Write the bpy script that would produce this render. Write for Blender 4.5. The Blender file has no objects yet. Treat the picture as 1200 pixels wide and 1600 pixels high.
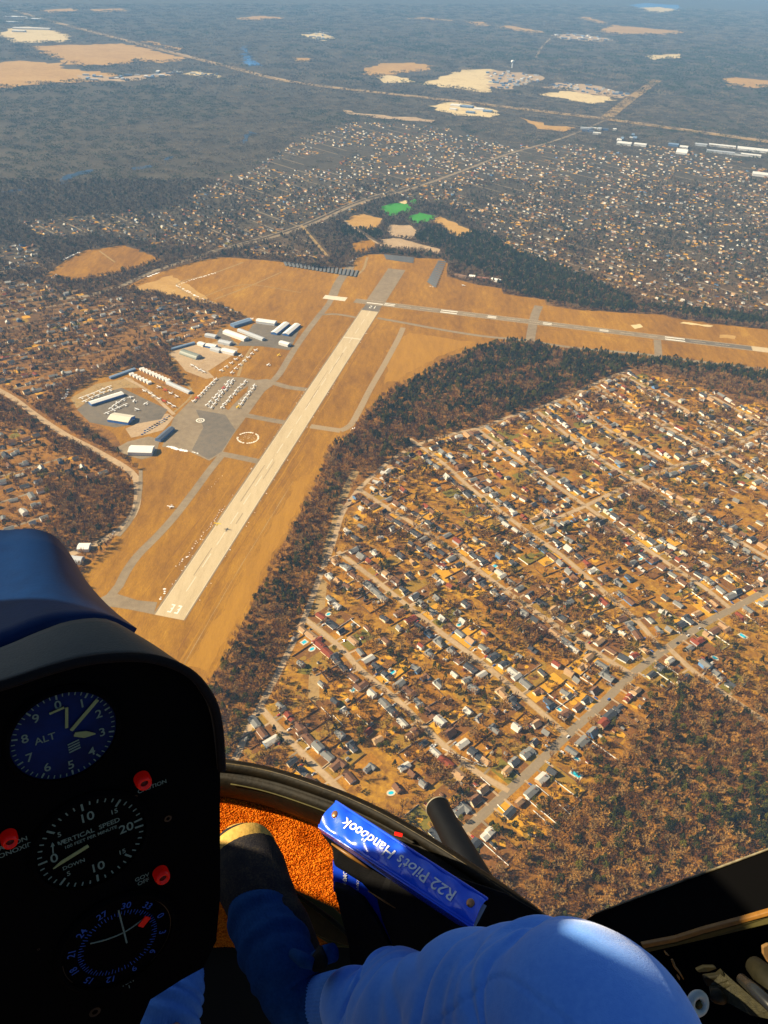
import bpy, bmesh, math, random
import numpy as np
from mathutils import Vector, Matrix
random.seed(7); RNG = np.random.default_rng(11)
PI = math.pi
S = bpy.context.scene; COL = S.collection

# ------------------------------------------------------------------ camera
HCAM, PITCH, ROLL, FPX = 836.3, 0.63208, 0.03795, 1240.0      # metres above the ground, radians, focal length in photo pixels
_F = np.array([0, math.cos(PITCH), -math.sin(PITCH)]); _R0 = np.array([1.0, 0, 0]); _U0 = np.cross(_R0, _F)
_R = math.cos(ROLL) * _R0 + math.sin(ROLL) * _U0; _U = -math.sin(ROLL) * _R0 + math.cos(ROLL) * _U0
CAM = np.array([0, 0, HCAM])
cd = bpy.data.cameras.new('camera'); cam = bpy.data.objects.new('camera', cd); COL.objects.link(cam)
cd.sensor_fit = 'VERTICAL'; cd.sensor_height = 24.0; cd.lens = 24.0 * FPX / 1600
cd.clip_start = 0.02; cd.clip_end = 200000
M = Matrix(((_R[0], _U[0], -_F[0], 0), (_R[1], _U[1], -_F[1], 0), (_R[2], _U[2], -_F[2], HCAM), (0, 0, 0, 1)))
cam.matrix_world = M; S.camera = cam
# ------------------------------------------------------------------ light
SUN_EL = math.radians(34); SUN_DIR = np.array([-math.cos(SUN_EL) * 0.998, math.cos(SUN_EL) * 0.06, math.sin(SUN_EL)])   # towards the sun
w = bpy.data.worlds.new('World'); S.world = w; w.use_nodes = True
nt = w.node_tree; bg = nt.nodes['Background']
sky = nt.nodes.new('ShaderNodeTexSky'); sky.sky_type = 'NISHITA'; sky.sun_disc = False
sky.sun_elevation = SUN_EL; sky.sun_rotation = math.atan2(SUN_DIR[0], SUN_DIR[1]); sky.altitude = 800
nt.links.new(sky.outputs[0], bg.inputs[0]); bg.inputs[1].default_value = 0.038
sl = bpy.data.lights.new('sun', 'SUN'); sl.energy = 5.0; sl.angle = math.radians(0.4); sl.color = (1, 0.83, 0.56)
so = bpy.data.objects.new('sun', sl); COL.objects.link(so)
so.rotation_euler = Vector(SUN_DIR).to_track_quat('Z', 'Y').to_euler()
S.view_settings.view_transform = 'Standard'; S.view_settings.look = 'None'; S.view_settings.exposure = 1.2; S.view_settings.gamma = 1
S.cycles.max_bounces = 5; S.cycles.diffuse_bounces = 2; S.cycles.glossy_bounces = 2; S.cycles.transmission_bounces = 2
S.cycles.volume_bounces = 0; S.cycles.transparent_max_bounces = 6; S.cycles.use_denoising = True
S.cycles.caustics_reflective = False; S.cycles.caustics_refractive = False

# ------------------------------------------------------------------ helpers
def G(px, py, z=0.0):
    """photo pixel -> point of the ground it shows"""
    x = (px - 600) / FPX; y = (800 - py) / FPX
    d = _F + x * _R + y * _U
    t = (HCAM - z) / -d[2] if d[2] < -1e-4 else 1e5
    return np.array([d[0] * t, d[1] * t])
def PX(xy, z=0.0):
    """ground points (n,2) -> photo pixels"""
    xy = np.atleast_2d(xy); q = np.c_[xy, np.full(len(xy), z)] - CAM
    zc = q @ _F; return np.c_[600 + FPX * (q @ _R) / zc, 800 - FPX * (q @ _U) / zc]
def inside(pts, poly):
    x, y = pts[:, 0], pts[:, 1]; r = np.zeros(len(pts), bool); n = len(poly)
    for i in range(n):
        x1, y1 = poly[i]; x2, y2 = poly[(i + 1) % n]
        if y1 == y2: continue
        c = (y1 > y) != (y2 > y)
        r ^= c & (x < (x2 - x1) * (y - y1) / (y2 - y1) + x1)
    return r
def N(nt, kind, **kw):
    n = nt.nodes.new(kind)
    for k, v in kw.items(): setattr(n, k, v)
    return n
def mat(name, cols, scales=(0.02, 0.15), rough=0.9, bump=0.0, bscale=1.0, spec=0.2, metal=0.0, rnd=0.0, far=None, stretch=None, detail=4, hot=None, coat=0.0, alpha=None):
    """Principled material whose colour wanders between the given ones with noise at several sizes; rnd = change from object to object"""
    m = bpy.data.materials.new(name); m.use_nodes = True; t = m.node_tree; b = t.nodes['Principled BSDF']
    b.inputs['Roughness'].default_value = rough; b.inputs['Specular IOR Level'].default_value = spec; b.inputs['Metallic'].default_value = metal
    if coat: b.inputs['Coat Weight'].default_value = coat
    if isinstance(cols[0], (int, float)): cols = [cols]
    L = t.links.new
    if len(cols) == 1 and not rnd:
        b.inputs['Base Color'].default_value = (*cols[0], 1)
    else:
        tc = N(t, 'ShaderNodeTexCoord'); co = tc.outputs['Object']
        if stretch:
            mp = N(t, 'ShaderNodeMapping'); mp.inputs['Rotation'].default_value = (0, 0, stretch[0]); mp.inputs['Scale'].default_value = (1, stretch[1], 1)
            L(co, mp.inputs[0]); co = mp.outputs[0]
        acc = None
        for i, s in enumerate(scales):
            nz = N(t, 'ShaderNodeTexNoise'); nz.inputs['Scale'].default_value = s; nz.inputs['Detail'].default_value = detail; nz.inputs['Roughness'].default_value = 0.62
            L(co, nz.inputs['Vector'])
            if acc is None: acc = nz.outputs['Fac']
            else:
                a = N(t, 'ShaderNodeMath', operation='ADD'); L(acc, a.inputs[0]); L(nz.outputs['Fac'], a.inputs[1]); acc = a.outputs[0]
        dv = N(t, 'ShaderNodeMath', operation='DIVIDE'); dv.inputs[1].default_value = len(scales); L(acc, dv.inputs[0]); acc = dv.outputs[0]
        if rnd:
            oi = N(t, 'ShaderNodeObjectInfo'); r1 = N(t, 'ShaderNodeMath', operation='MULTIPLY_ADD'); r1.inputs[1].default_value = rnd; r1.inputs[2].default_value = -rnd / 2
            L(oi.outputs['Random'], r1.inputs[0]); a = N(t, 'ShaderNodeMath', operation='ADD'); L(acc, a.inputs[0]); L(r1.outputs[0], a.inputs[1]); acc = a.outputs[0]
        cr = N(t, 'ShaderNodeValToRGB'); e = cr.color_ramp.elements; n = len(cols); lo, hi = 0.34, 0.66
        if n == 1: cols = [cols[0], tuple(c * 0.7 for c in cols[0])]; n = 2
        while len(e) < n: e.new(0.5)
        for i, c in enumerate(cols): e[i].position = lo + (hi - lo) * i / (n - 1); e[i].color = (*c, 1)
        L(acc, cr.inputs[0]); out = cr.outputs[0]
        if far:                                                   # greyer with distance: haze put into the colour
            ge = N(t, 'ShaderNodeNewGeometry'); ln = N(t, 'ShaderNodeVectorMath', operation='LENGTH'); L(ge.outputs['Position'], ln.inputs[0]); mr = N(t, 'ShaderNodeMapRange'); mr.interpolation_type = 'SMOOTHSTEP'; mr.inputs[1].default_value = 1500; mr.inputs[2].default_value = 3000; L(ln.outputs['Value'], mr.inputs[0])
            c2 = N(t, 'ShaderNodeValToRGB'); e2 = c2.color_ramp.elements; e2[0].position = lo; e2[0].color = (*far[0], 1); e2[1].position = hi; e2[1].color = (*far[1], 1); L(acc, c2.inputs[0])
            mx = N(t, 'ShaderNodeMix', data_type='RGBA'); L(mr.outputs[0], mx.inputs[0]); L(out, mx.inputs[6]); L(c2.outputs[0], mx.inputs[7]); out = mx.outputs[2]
        L(out, b.inputs['Base Color'])
    if bump:
        tc = N(t, 'ShaderNodeTexCoord'); nz = N(t, 'ShaderNodeTexNoise'); nz.inputs['Scale'].default_value = bscale; nz.inputs['Detail'].default_value = 5
        L(tc.outputs['Object'], nz.inputs['Vector']); bp = N(t, 'ShaderNodeBump'); bp.inputs['Distance'].default_value = bump; L(nz.outputs['Fac'], bp.inputs['Height']); L(bp.outputs[0], b.inputs['Normal'])
    return m
def mesh(name, V, F_, mats, idx=None, smooth=False):
    me = bpy.data.meshes.new(name); me.from_pydata([tuple(map(float, v)) for v in V], [], F_)
    for m in (mats if isinstance(mats, (list, tuple)) else [mats]): me.materials.append(m)
    if idx is not None: me.polygons.foreach_set('material_index', list(idx))
    if smooth: me.polygons.foreach_set('use_smooth', [True] * len(me.polygons))
    me.update(); return me
def link(name, me, parent=None, loc=None, rot=None, **props):
    o = bpy.data.objects.new(name, me); COL.objects.link(o)
    if parent: o.parent = parent
    if loc is not None: o.location = loc
    if rot is not None: o.rotation_euler = rot if hasattr(rot, '__len__') else (0, 0, rot)
    for k, v in props.items():
        if v: o[k] = v
    return o
def thing(name, label, cat, loc=(0, 0, 0), rot=0, group=None):
    return link(name, None, None, loc, rot, label=label, category=cat, group=group)
class MB:
    def __init__(s): s.v = []; s.f = []; s.i = []
    def add(s, V, F_, mi=0):
        o = len(s.v); s.v += [tuple(v) for v in V]; s.f += [tuple(a + o for a in f) for f in F_]; s.i += [mi] * len(F_)
    def box(s, x0, x1, y0, y1, z0, z1, mi=0, bottom=True):
        V = [(x0, y0, z0), (x1, y0, z0), (x1, y1, z0), (x0, y1, z0), (x0, y0, z1), (x1, y0, z1), (x1, y1, z1), (x0, y1, z1)]
        F_ = [(4, 5, 6, 7), (0, 1, 5, 4), (1, 2, 6, 5), (2, 3, 7, 6), (3, 0, 4, 7)] + ([(3, 2, 1, 0)] if bottom else [])
        s.add(V, F_, mi)
    def tube(s, pts, radii, n=8, mi=0, cap=True):
        pts = [Vector(p) for p in pts]; rings = []; up = None
        for k, p in enumerate(pts):
            d = (pts[min(k + 1, len(pts) - 1)] - pts[max(k - 1, 0)]).normalized()
            if up is None: up = d.orthogonal().normalized()
            up = (up - d * up.dot(d)).normalized(); sd = d.cross(up); r = radii[k] if hasattr(radii, '__len__') else radii
            rings.append([p + r * (math.cos(a) * up + math.sin(a) * sd) for a in (2 * PI * j / n for j in range(n))])
        V = [v for r in rings for v in r]; F_ = []
        for k in range(len(pts) - 1):
            for j in range(n): F_.append((k * n + j, k * n + (j + 1) % n, (k + 1) * n + (j + 1) % n, (k + 1) * n + j))
        if cap: F_ += [tuple(range(n))[::-1], tuple((len(pts) - 1) * n + j for j in range(n))]
        s.add(V, F_, mi)
    def mesh(s, name, mats, smooth=False): return mesh(name, s.v, s.f, mats, s.i, smooth)
def sheet(name, poly_px, z, m, ground=False, **props):
    """flat area of ground given by its outline in the photo"""
    P = [(*(p if ground else G(*p)), z) for p in poly_px]
    bm = bmesh.new(); vs = [bm.verts.new(p) for p in P]; f = bm.faces.new(vs)
    if f.normal.z < 0: f.normal_flip()
    bmesh.ops.triangulate(bm, faces=[f]); me = bpy.data.meshes.new(name); bm.to_mesh(me); bm.free(); me.materials.append(m)
    props.setdefault('kind', 'structure'); return link(name, me, **props)
def rough_poly(poly, amp, step=25):
    """the outline in ground metres with an irregular edge"""
    out = []; g = [G(*p) for p in poly]
    for a, b in zip(g, g[1:] + g[:1]):
        n = max(1, int(np.linalg.norm(b - a) / step)); d = (b - a); nn = np.array([-d[1], d[0]]) / (np.linalg.norm(d) + 1e-9)
        for k in range(n): out.append(a + d * k / n + nn * (RNG.normal() * amp if k else 0))
    return out
def ribbon_pts(px, width, ground=False):
    c = [np.array(p, float) if ground else G(*p) for p in px]; L_, R_ = [], []
    for k, p in enumerate(c):
        d = c[min(k + 1, len(c) - 1)] - c[max(k - 1, 0)]; d = d / np.linalg.norm(d); n = np.array([-d[1], d[0]])
        wd = width[k] if hasattr(width, '__len__') else width
        L_.append(p + n * wd / 2); R_.append(p - n * wd / 2)
    return L_, R_
def smooth_line(px, step=20):
    """resample a pixel polyline as a smooth ground curve"""
    g = [G(*p) for p in px]; g = [2 * g[0] - g[1]] + g + [2 * g[-1] - g[-2]]; out = []
    for i in range(1, len(g) - 2):
        p0, p1, p2, p3 = g[i - 1:i + 3]; n = max(1, int(np.linalg.norm(p2 - p1) / step))
        for k in range(n):
            t = k / n; out.append(0.5 * ((2 * p1) + (-p0 + p2) * t + (2 * p0 - 5 * p1 + 4 * p2 - p3) * t * t + (-p0 + 3 * p1 - 3 * p2 + p3) * t ** 3))
    out.append(g[-2]); return out
def ribbon(name, pts, width, z, m, **props):
    L_, R_ = ribbon_pts(pts, width, True); V = [(*p, z) for p in L_] + [(*p, z) for p in R_]; n = len(L_)
    props.setdefault('kind', 'structure')
    return link(name, mesh(name, V, [(k + 1, k, n + k, n + k + 1) for k in range(n - 1)], m), **props)
# occupancy of the near ground, 4 m cells: where no tree may stand
OX0, OY0, OC, OW, OH = -2200, 200, 4.0, 1400, 1100
OCC = np.zeros((OH, OW), bool)
def occ_disc(p, r):
    i0, i1 = int((p[0] - r - OX0) / OC), int((p[0] + r - OX0) / OC) + 1; j0, j1 = int((p[1] - r - OY0) / OC), int((p[1] + r - OY0) / OC) + 1
    if i0 < 0 or j0 < 0 or i1 >= OW or j1 >= OH: return
    yy, xx = np.mgrid[j0:j1 + 1, i0:i1 + 1]; mk = (OX0 + (xx + .5) * OC - p[0]) ** 2 + (OY0 + (yy + .5) * OC - p[1]) ** 2 < (r + 2) ** 2
    OCC[j0:j1 + 1, i0:i1 + 1] |= mk
def occ_line(pts, r):
    for a, b in zip(pts, pts[1:]):
        n = max(1, int(np.linalg.norm(np.subtract(b, a)) / 4))
        for k in range(n + 1): occ_disc(np.add(a, np.subtract(b, a) * (k / n)), r)
def occ_get(P):
    i = ((P[:, 0] - OX0) / OC).astype(int); j = ((P[:, 1] - OY0) / OC).astype(int)
    ok = (i >= 0) & (i < OW) & (j >= 0) & (j < OH); r = np.zeros(len(P), bool); r[ok] = OCC[j[ok], i[ok]]; return r

# ------------------------------------------------------------------ ground materials
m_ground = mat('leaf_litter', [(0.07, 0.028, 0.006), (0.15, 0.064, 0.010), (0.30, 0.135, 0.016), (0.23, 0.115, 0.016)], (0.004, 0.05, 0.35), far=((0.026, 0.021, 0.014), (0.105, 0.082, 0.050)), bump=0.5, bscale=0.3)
m_field = mat('dry_grass', [(0.11, 0.044, 0.002), (0.22, 0.096, 0.003), (0.33, 0.155, 0.006), (0.48, 0.265, 0.022)], (0.0035, 0.018, 0.09, 0.5), stretch=(math.radians(-61), 0.3), bump=0.15, bscale=0.8)
m_field2 = mat('straw_field', [(0.30, 0.16, 0.03), (0.42, 0.24, 0.06), (0.50, 0.31, 0.10)], (0.004, 0.02, .1))
m_yard = mat('back_gardens', [(0.09, 0.036, 0.006), (0.20, 0.088, 0.010), (0.38, 0.19, 0.013), (0.58, 0.33, 0.03)], (0.022, 0.06, 0.16), detail=6)
m_gold = mat('bright_dry_grass', [(0.26, 0.118, 0.005), (0.40, 0.195, 0.012)], (0.01, 0.08, .5), stretch=(math.radians(-61), 0.2))
m_oldc = mat('old_concrete', [(0.22, 0.155, 0.085), (0.32, 0.235, 0.135), (0.27, 0.18, 0.08)], (0.015, .15, .8))
m_track = mat('worn_grass', [(0.16, 0.065, 0.006), (0.24, 0.10, 0.010)], (0.05, .5))
m_rub = mat('patched_concrete', [(0.27, 0.205, 0.12), (0.40, 0.31, 0.19)], (0.03, .4), stretch=(math.radians(-61), 0.1))
m_stream = mat('stream_water', (0.02, 0.045, 0.09), rough=.3)
m_sand = mat('bare_sand', [(0.52, 0.39, 0.19), (0.64, 0.50, 0.26), (0.36, 0.25, 0.11)], (0.006, 0.05))
m_green = mat('turf', [(0.03, 0.20, 0.015), (0.05, 0.29, 0.03)], (0.02, 0.2))
m_lake = mat('lake_water', [(0.03, 0.13, 0.36), (0.04, 0.17, 0.42)], (0.01,), rough=0.25, spec=0.5)
m_conc = mat('runway_concrete', [(0.40, 0.30, 0.17), (0.50, 0.39, 0.23), (0.56, 0.45, 0.28)], (0.01, 0.12, 1.0), stretch=(math.radians(-61), 0.15))
m_asph = mat('old_asphalt', [(0.17, 0.125, 0.075), (0.24, 0.18, 0.11), (0.30, 0.235, 0.15)], (0.01, 0.08, 0.6))
m_asphd = mat('dark_asphalt', [(0.10, 0.085, 0.065), (0.15, 0.125, 0.095), (0.20, 0.16, 0.11)], (0.01, 0.08, 0.5))
m_road = mat('worn_road', [(0.30, 0.20, 0.105), (0.40, 0.28, 0.16), (0.47, 0.34, 0.20)], (0.02, 0.2))
m_roadd = mat('main_road', [(0.20, 0.155, 0.10), (0.27, 0.205, 0.13)], (0.02, 0.3))
m_dirt = mat('sandy_track', [(0.24, 0.15, 0.055), (0.35, 0.23, 0.09), (0.19, 0.12, 0.04)], (0.02, 0.2))
m_paint = mat('white_paint', [(0.72, 0.68, 0.58), (0.82, 0.79, 0.70)], (0.1, 0.6))
m_paintd = mat('faded_paint', [(0.58, 0.49, 0.35), (0.70, 0.62, 0.48)], (0.1, 0.6))
m_snow = mat('snow', [(0.80, 0.80, 0.80), (0.85, 0.85, 0.84)], (0.1,))

# ------------------------------------------------------------------ ground sheet, reaching past the horizon
def build_ground():
    rs = [0, 300, 700, 1200, 2000, 3500, 6000, 10000, 18000, 35000, 70000]; n = 48
    V = [(0, 0, 0)]; F_ = []
    for r in rs[1:]:
        V += [(r * math.cos(2 * PI * k / n), r * math.sin(2 * PI * k / n), 0) for k in range(n)]
    for k in range(n): F_.append((0, 1 + k, 1 + (k + 1) % n))
    for j in range(len(rs) - 2):
        a = 1 + j * n; b = a + n
        for k in range(n): F_.append((a + k, b + k, b + (k + 1) % n, a + (k + 1) % n))
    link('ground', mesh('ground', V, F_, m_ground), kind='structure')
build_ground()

AIRFIELD = [(195, 450), (232, 432), (270, 419), (310, 408), (345, 402), (380, 404), (437, 409), (500, 421), (552, 416), (556, 404), (575, 397), (600, 397), (650, 403), (690, 404),
            (700, 412), (698, 432), (745, 445), (784, 451), (786, 459), (851, 469), (854, 477), (900, 484), (1037, 492), (1050, 497), (1112, 506), (1200, 515), (1420, 545), (1420, 612),
            (1200, 580), (1040, 562), (1000, 560), (900, 548), (868, 546), (840, 536), (800, 533), (750, 544), (700, 562), (660, 585), (620, 606), (590, 626), (565, 655), (545, 682), (515, 700), (500, 740), (470, 800),
            (440, 860), (410, 910), (380, 970), (350, 1030), (328, 1060), (270, 1150), (100, 1250), (0, 1150), (80, 1000), (118, 920), (130, 890), (165, 862), (190, 830), (215, 790), (222, 740), (205, 722), (180, 680), (128, 648), (105, 620), (150, 590), (205, 574),
            (270, 612), (290, 600), (270, 575), (262, 548), (300, 530), (345, 510), (385, 497), (345, 478), (290, 468)]
sheet('airfield_grass', rough_poly(AIRFIELD, 2.0), 0.06, m_field, ground=True)
# lighter, mown and bare patches of the airfield
for poly, mm in [([(290, 1040), (325, 1050), (395, 925), (450, 820), (490, 740), (470, 745), (420, 830), (360, 930), (315, 1000)], m_gold),
                 ([(985, 508), (1000, 506), (1005, 511), (992, 514)], m_sand), ([(1125, 523), (1150, 525), (1148, 530), (1124, 528)], m_field2), ([(1068, 503), (1115, 509), (1110, 511), (1062, 505)], m_sand),
                 ([(610, 540), (640, 520), (740, 535), (680, 560), (625, 590), (600, 600)], m_gold), ([(200, 452), (270, 430), (330, 470), (375, 490), (300, 468)], m_field2)]:
    sheet('mown_field', rough_poly(poly, 3.0, 15), 0.09, mm, ground=True)

# fields, clearings and lots further off:  outline in the photo, material
FIELDS = [
 ('field', [(70, 432), (95, 412), (130, 392), (195, 383), (252, 405), (215, 418), (178, 428), (120, 438)], m_field),
 ('field', [(538, 346), (552, 337), (568, 334), (598, 342), (596, 352), (585, 359), (560, 357)], m_field2),
 ('field', [(672, 347), (688, 338), (715, 350), (738, 362), (718, 371), (700, 362), (690, 352)], m_field2),
 ('sports_field', [(592, 327), (610, 318), (630, 316), (648, 328), (625, 334), (608, 338)], m_green),
 ('sports_field', [(633, 341), (655, 332), (682, 338), (668, 347), (650, 350)], m_green),
 ('sports_field', [(640, 314), (647, 311), (652, 316), (646, 320)], m_green),
 ('infield', [(622, 316), (634, 312), (640, 316), (632, 319)], m_sand),
 ('parking_lot', [(596, 374), (620, 372), (650, 380), (688, 390), (690, 397), (650, 392), (600, 386)], m_road),
 ('parking_lot', [(608, 352), (640, 352), (655, 362), (640, 374), (606, 368)], m_road),
 ('field', [(550, 380), (580, 375), (590, 388), (565, 396), (548, 392)], m_field),
 ('sand_quarry', [(0, 52), (12, 45), (45, 42), (75, 45), (108, 56), (112, 65), (70, 66), (30, 68), (12, 62)], m_sand),
 ('field', [(50, 73), (120, 70), (190, 68), (232, 76), (255, 84), (215, 90), (205, 98), (130, 104), (95, 96)], m_field2),
 ('field', [(200, 84), (245, 80), (292, 92), (255, 99), (225, 97)], m_field2),
 ('field', [(-60, 112), (20, 100), (90, 106), (180, 116), (172, 126), (80, 130), (0, 138), (-60, 138)], m_field2),
 ('field', [(-20, 100), (30, 95), (100, 100), (90, 108), (0, 106)], m_field2),
 ('field', [(220, 65), (232, 64), (290, 76), (285, 80)], m_field2),
 ('field', [(570, 106), (590, 101), (648, 98), (680, 103), (668, 110), (620, 115), (600, 120), (575, 118)], m_field2),
 ('construction_site', [(655, 131), (700, 118), (735, 109), (765, 108), (785, 118), (780, 132), (758, 145), (715, 139)], m_sand),
 ('parking_lot', [(770, 110), (845, 118), (850, 124), (790, 140), (765, 136)], m_road),
 ('construction_site', [(840, 147), (885, 142), (940, 150), (965, 156), (930, 163), (890, 158)], m_sand),
 ('parking_lot', [(845, 136), (870, 129), (930, 134), (985, 148), (975, 154), (930, 148), (880, 141)], m_road),
 ('parking_lot', [(668, 166), (705, 160), (780, 174), (765, 184), (730, 182), (690, 175)], m_sand),
 ('field', [(930, 50), (958, 39), (1010, 44), (1075, 50), (1050, 54), (975, 54)], m_field2),
 ('field', [(902, 28), (915, 26), (950, 36), (940, 38)], m_field2), ('field', [(773, 43), (795, 40), (850, 50), (832, 52)], m_field2),
 ('field', [(633, 29), (660, 27), (712, 32), (700, 33)], m_field2), ('field', [(725, 34), (755, 34), (765, 40), (750, 41)], m_field2),
 ('field', [(1128, 123), (1150, 121), (1200, 126), (1230, 136), (1170, 137), (1140, 134)], m_field2),
 ('field', [(360, 29), (405, 25), (445, 28), (400, 33)], m_field2), ('field', [(60, 16), (110, 13), (125, 17), (80, 21)], m_field2), ('field', [(140, 15), (190, 13), (198, 17), (150, 20)], m_field2),
 ('lake', [(984, 8), (1010, 5), (1060, 8), (1065, 14), (1035, 19), (1005, 16)], m_lake),
 ('sand_quarry', [(1002, 12), (1030, 11), (1062, 16), (1035, 20), (1010, 18)], m_sand),
 ('lake', [(378, 78), (382, 72), (387, 71), (389, 80), (391, 90), (400, 97), (412, 103), (388, 104), (383, 98), (379, 88)], m_lake),
 ('stream', [(92, 285), (100, 275), (120, 269), (145, 265), (143, 269), (120, 275), (105, 281), (97, 290)], m_stream),
 ('stream', [(255, 250), (262, 245), (275, 243), (262, 250)], m_stream), ('stream', [(383, 215), (388, 205), (387, 216), (380, 225)], m_stream),
 ('stream', [(0, 300), (20, 296), (45, 295), (20, 301)], m_stream), ('stream', [(205, 262), (235, 258), (240, 261), (210, 266)], m_stream),
 ('parking_lot', [(595, 118), (640, 122), (650, 128), (600, 130)], m_sand),
 ('construction_site', [(535, 172), (600, 180), (680, 188), (675, 192), (600, 186), (540, 177)], m_road),
 ('field', [(810, 183), (850, 196), (900, 200), (880, 206), (840, 202)], m_field2),
 ('field', [(300, 112), (345, 118), (340, 122), (300, 118)], m_sand), ('parking_lot', [(120, 118), (200, 120), (270, 112), (275, 118), (200, 128), (130, 126)], m_road),
 ('field', [(1008, 88), (1060, 84), (1065, 91), (1020, 94)], m_sand), ('field', [(860, 55), (900, 53), (960, 62), (940, 66), (880, 62)], m_road),
 ('field', [(470, 55), (500, 52), (525, 60), (505, 64)], m_sand), ('field', [(455, 90), (490, 92), (485, 96), (460, 95)], m_field2),
]
_zi = 0
for nm, poly, mm in FIELDS:
    _zi += 1; far = min(p[1] for p in poly) < 220
    sheet(nm, rough_poly(poly, 24 if far else 4, 50 if far else 16), (1.0 if far else 0.15) + 0.06 * (_zi % 12), mm, ground=True)
def hw(name, px, wd, z, m=m_road, step=60):
    p = smooth_line(px, step); ribbon(name, p, wd, z, m); occ_line(p, wd / 2 + 3); return p
hw('highway', [(20, 16), (60, 28), (120, 44), (190, 62), (260, 80), (350, 103), (420, 121), (480, 132), (545, 140), (600, 146), (700, 157), (800, 169), (950, 187), (1050, 201), (1200, 222), (1350, 245)], 75, 2.4, m_dirt)
hw('highway_lane', [(20, 15.7), (120, 43.5), (260, 79.3), (420, 120), (545, 139.4), (700, 156.5), (950, 186.2), (1200, 220.8), (1350, 243.5)], 22, 2.7, m_road)
hw('road', [(948, 184), (985, 155), (1026, 126)], 70, 2.2, m_dirt)
hw('road', [(948, 187), (900, 208), (860, 222), (790, 242), (720, 268), (640, 296), (560, 318), (500, 345), (440, 367), (400, 378), (325, 397), (240, 424), (190, 447), (140, 462), (90, 468)], 17, 0.5, m_asph)
hw('road', [(325, 394), (400, 374), (470, 352), (560, 314), (640, 291)], 8, 0.8, m_roadd)
hw('road', [(860, 60), (846, 75), (838, 90)], 20, 2, m_road, 80)
hw('road', [(-20, 600), (20, 622), (55, 648), (100, 678), (150, 704), (205, 738), (215, 765), (212, 795), (200, 815), (182, 832), (150, 850), (100, 870)], 13, 0.3, m_road, 15)
hw('road', [(220, 735), (218, 775), (205, 812), (185, 838)], 7, 0.35, m_asph, 12)
hw('road', [(470, 352), (490, 375), (512, 401)], 10, 0.6, m_dirt)
hw('road', [(538, 345), (575, 372), (600, 386)], 9, 0.6, m_road)

# ------------------------------------------------------------------ runways, taxiways, aprons
def asp(name, px, z, m): return sheet(name, px, z, m)
def strip(name, px, wd, z, m, sm=True):
    p = smooth_line(px, 15) if sm else [G(*q) for q in px]; return ribbon(name, p, wd, z, m), p
rA, rB = (G(242, 961) + G(287, 969)) / 2, (G(571.8, 475) + G(596.8, 478)) / 2
ru = (rB - rA) / np.linalg.norm(rB - rA); rn = np.array([ru[1], -ru[0]]); RL = np.linalg.norm(rB - rA); RW = 46
def rw(s, t): return rA + ru * s + rn * t              # s metres along the runway, t metres to its right
def rquad(name, s0, s1, t0, t1, z, m, o=rw, **k): return sheet(name, [o(s0, t0), o(s1, t0), o(s1, t1), o(s0, t1)], z, m, ground=True, **k)
xA, xB = G(606, 476), G(1175, 544.5); xu = (xB - xA) / np.linalg.norm(xB - xA); xn = np.array([-xu[1], xu[0]])
def xw(s, t): return xA + xu * s + xn * t
XL = np.linalg.norm(xB - xA)
asp('apron', [(253, 698), (272, 652), (297, 627), (303, 628), (337, 592), (350, 588), (380, 590), (400, 594), (417, 592), (433, 597), (413, 612), (393, 640), (364, 680), (347, 708), (327, 720), (305, 710), (290, 703)], 0.20, m_asph)
asp('apron', [(306, 640), (352, 648), (368, 672), (346, 706), (326, 718), (300, 703), (318, 668)], 0.235, m_asphd)
asp('apron_verge', [(350, 637), (366, 618), (388, 603), (386, 612), (365, 632), (357, 641)], 0.25, m_field)
asp('hangar_yard', [(372, 540), (396, 506), (425, 505), (470, 510), (453, 547), (408, 541), (350, 540), (335, 528), (345, 512)], 0.20, m_asphd)
asp('hangar_yard', [(262, 552), (300, 538), (348, 535), (373, 545), (362, 556), (325, 580), (335, 590), (322, 592), (290, 580), (275, 562)], 0.16, m_road)
asp('hangar_yard', [(120, 640), (150, 618), (190, 606), (262, 640), (252, 655), (215, 662), (180, 668), (140, 660)], 0.17, m_asphd)
asp('hangar_yard', [(110, 622), (150, 600), (205, 590), (220, 606), (192, 606), (150, 620), (120, 638)], 0.15, m_dirt)
asp('car_park', [(196, 670), (230, 655), (262, 646), (272, 652), (255, 672), (225, 680), (205, 684)], 0.16, m_road)
asp('car_park', [(178, 702), (200, 690), (232, 682), (250, 686), (243, 712), (222, 718), (200, 712)], 0.15, m_asph)
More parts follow.
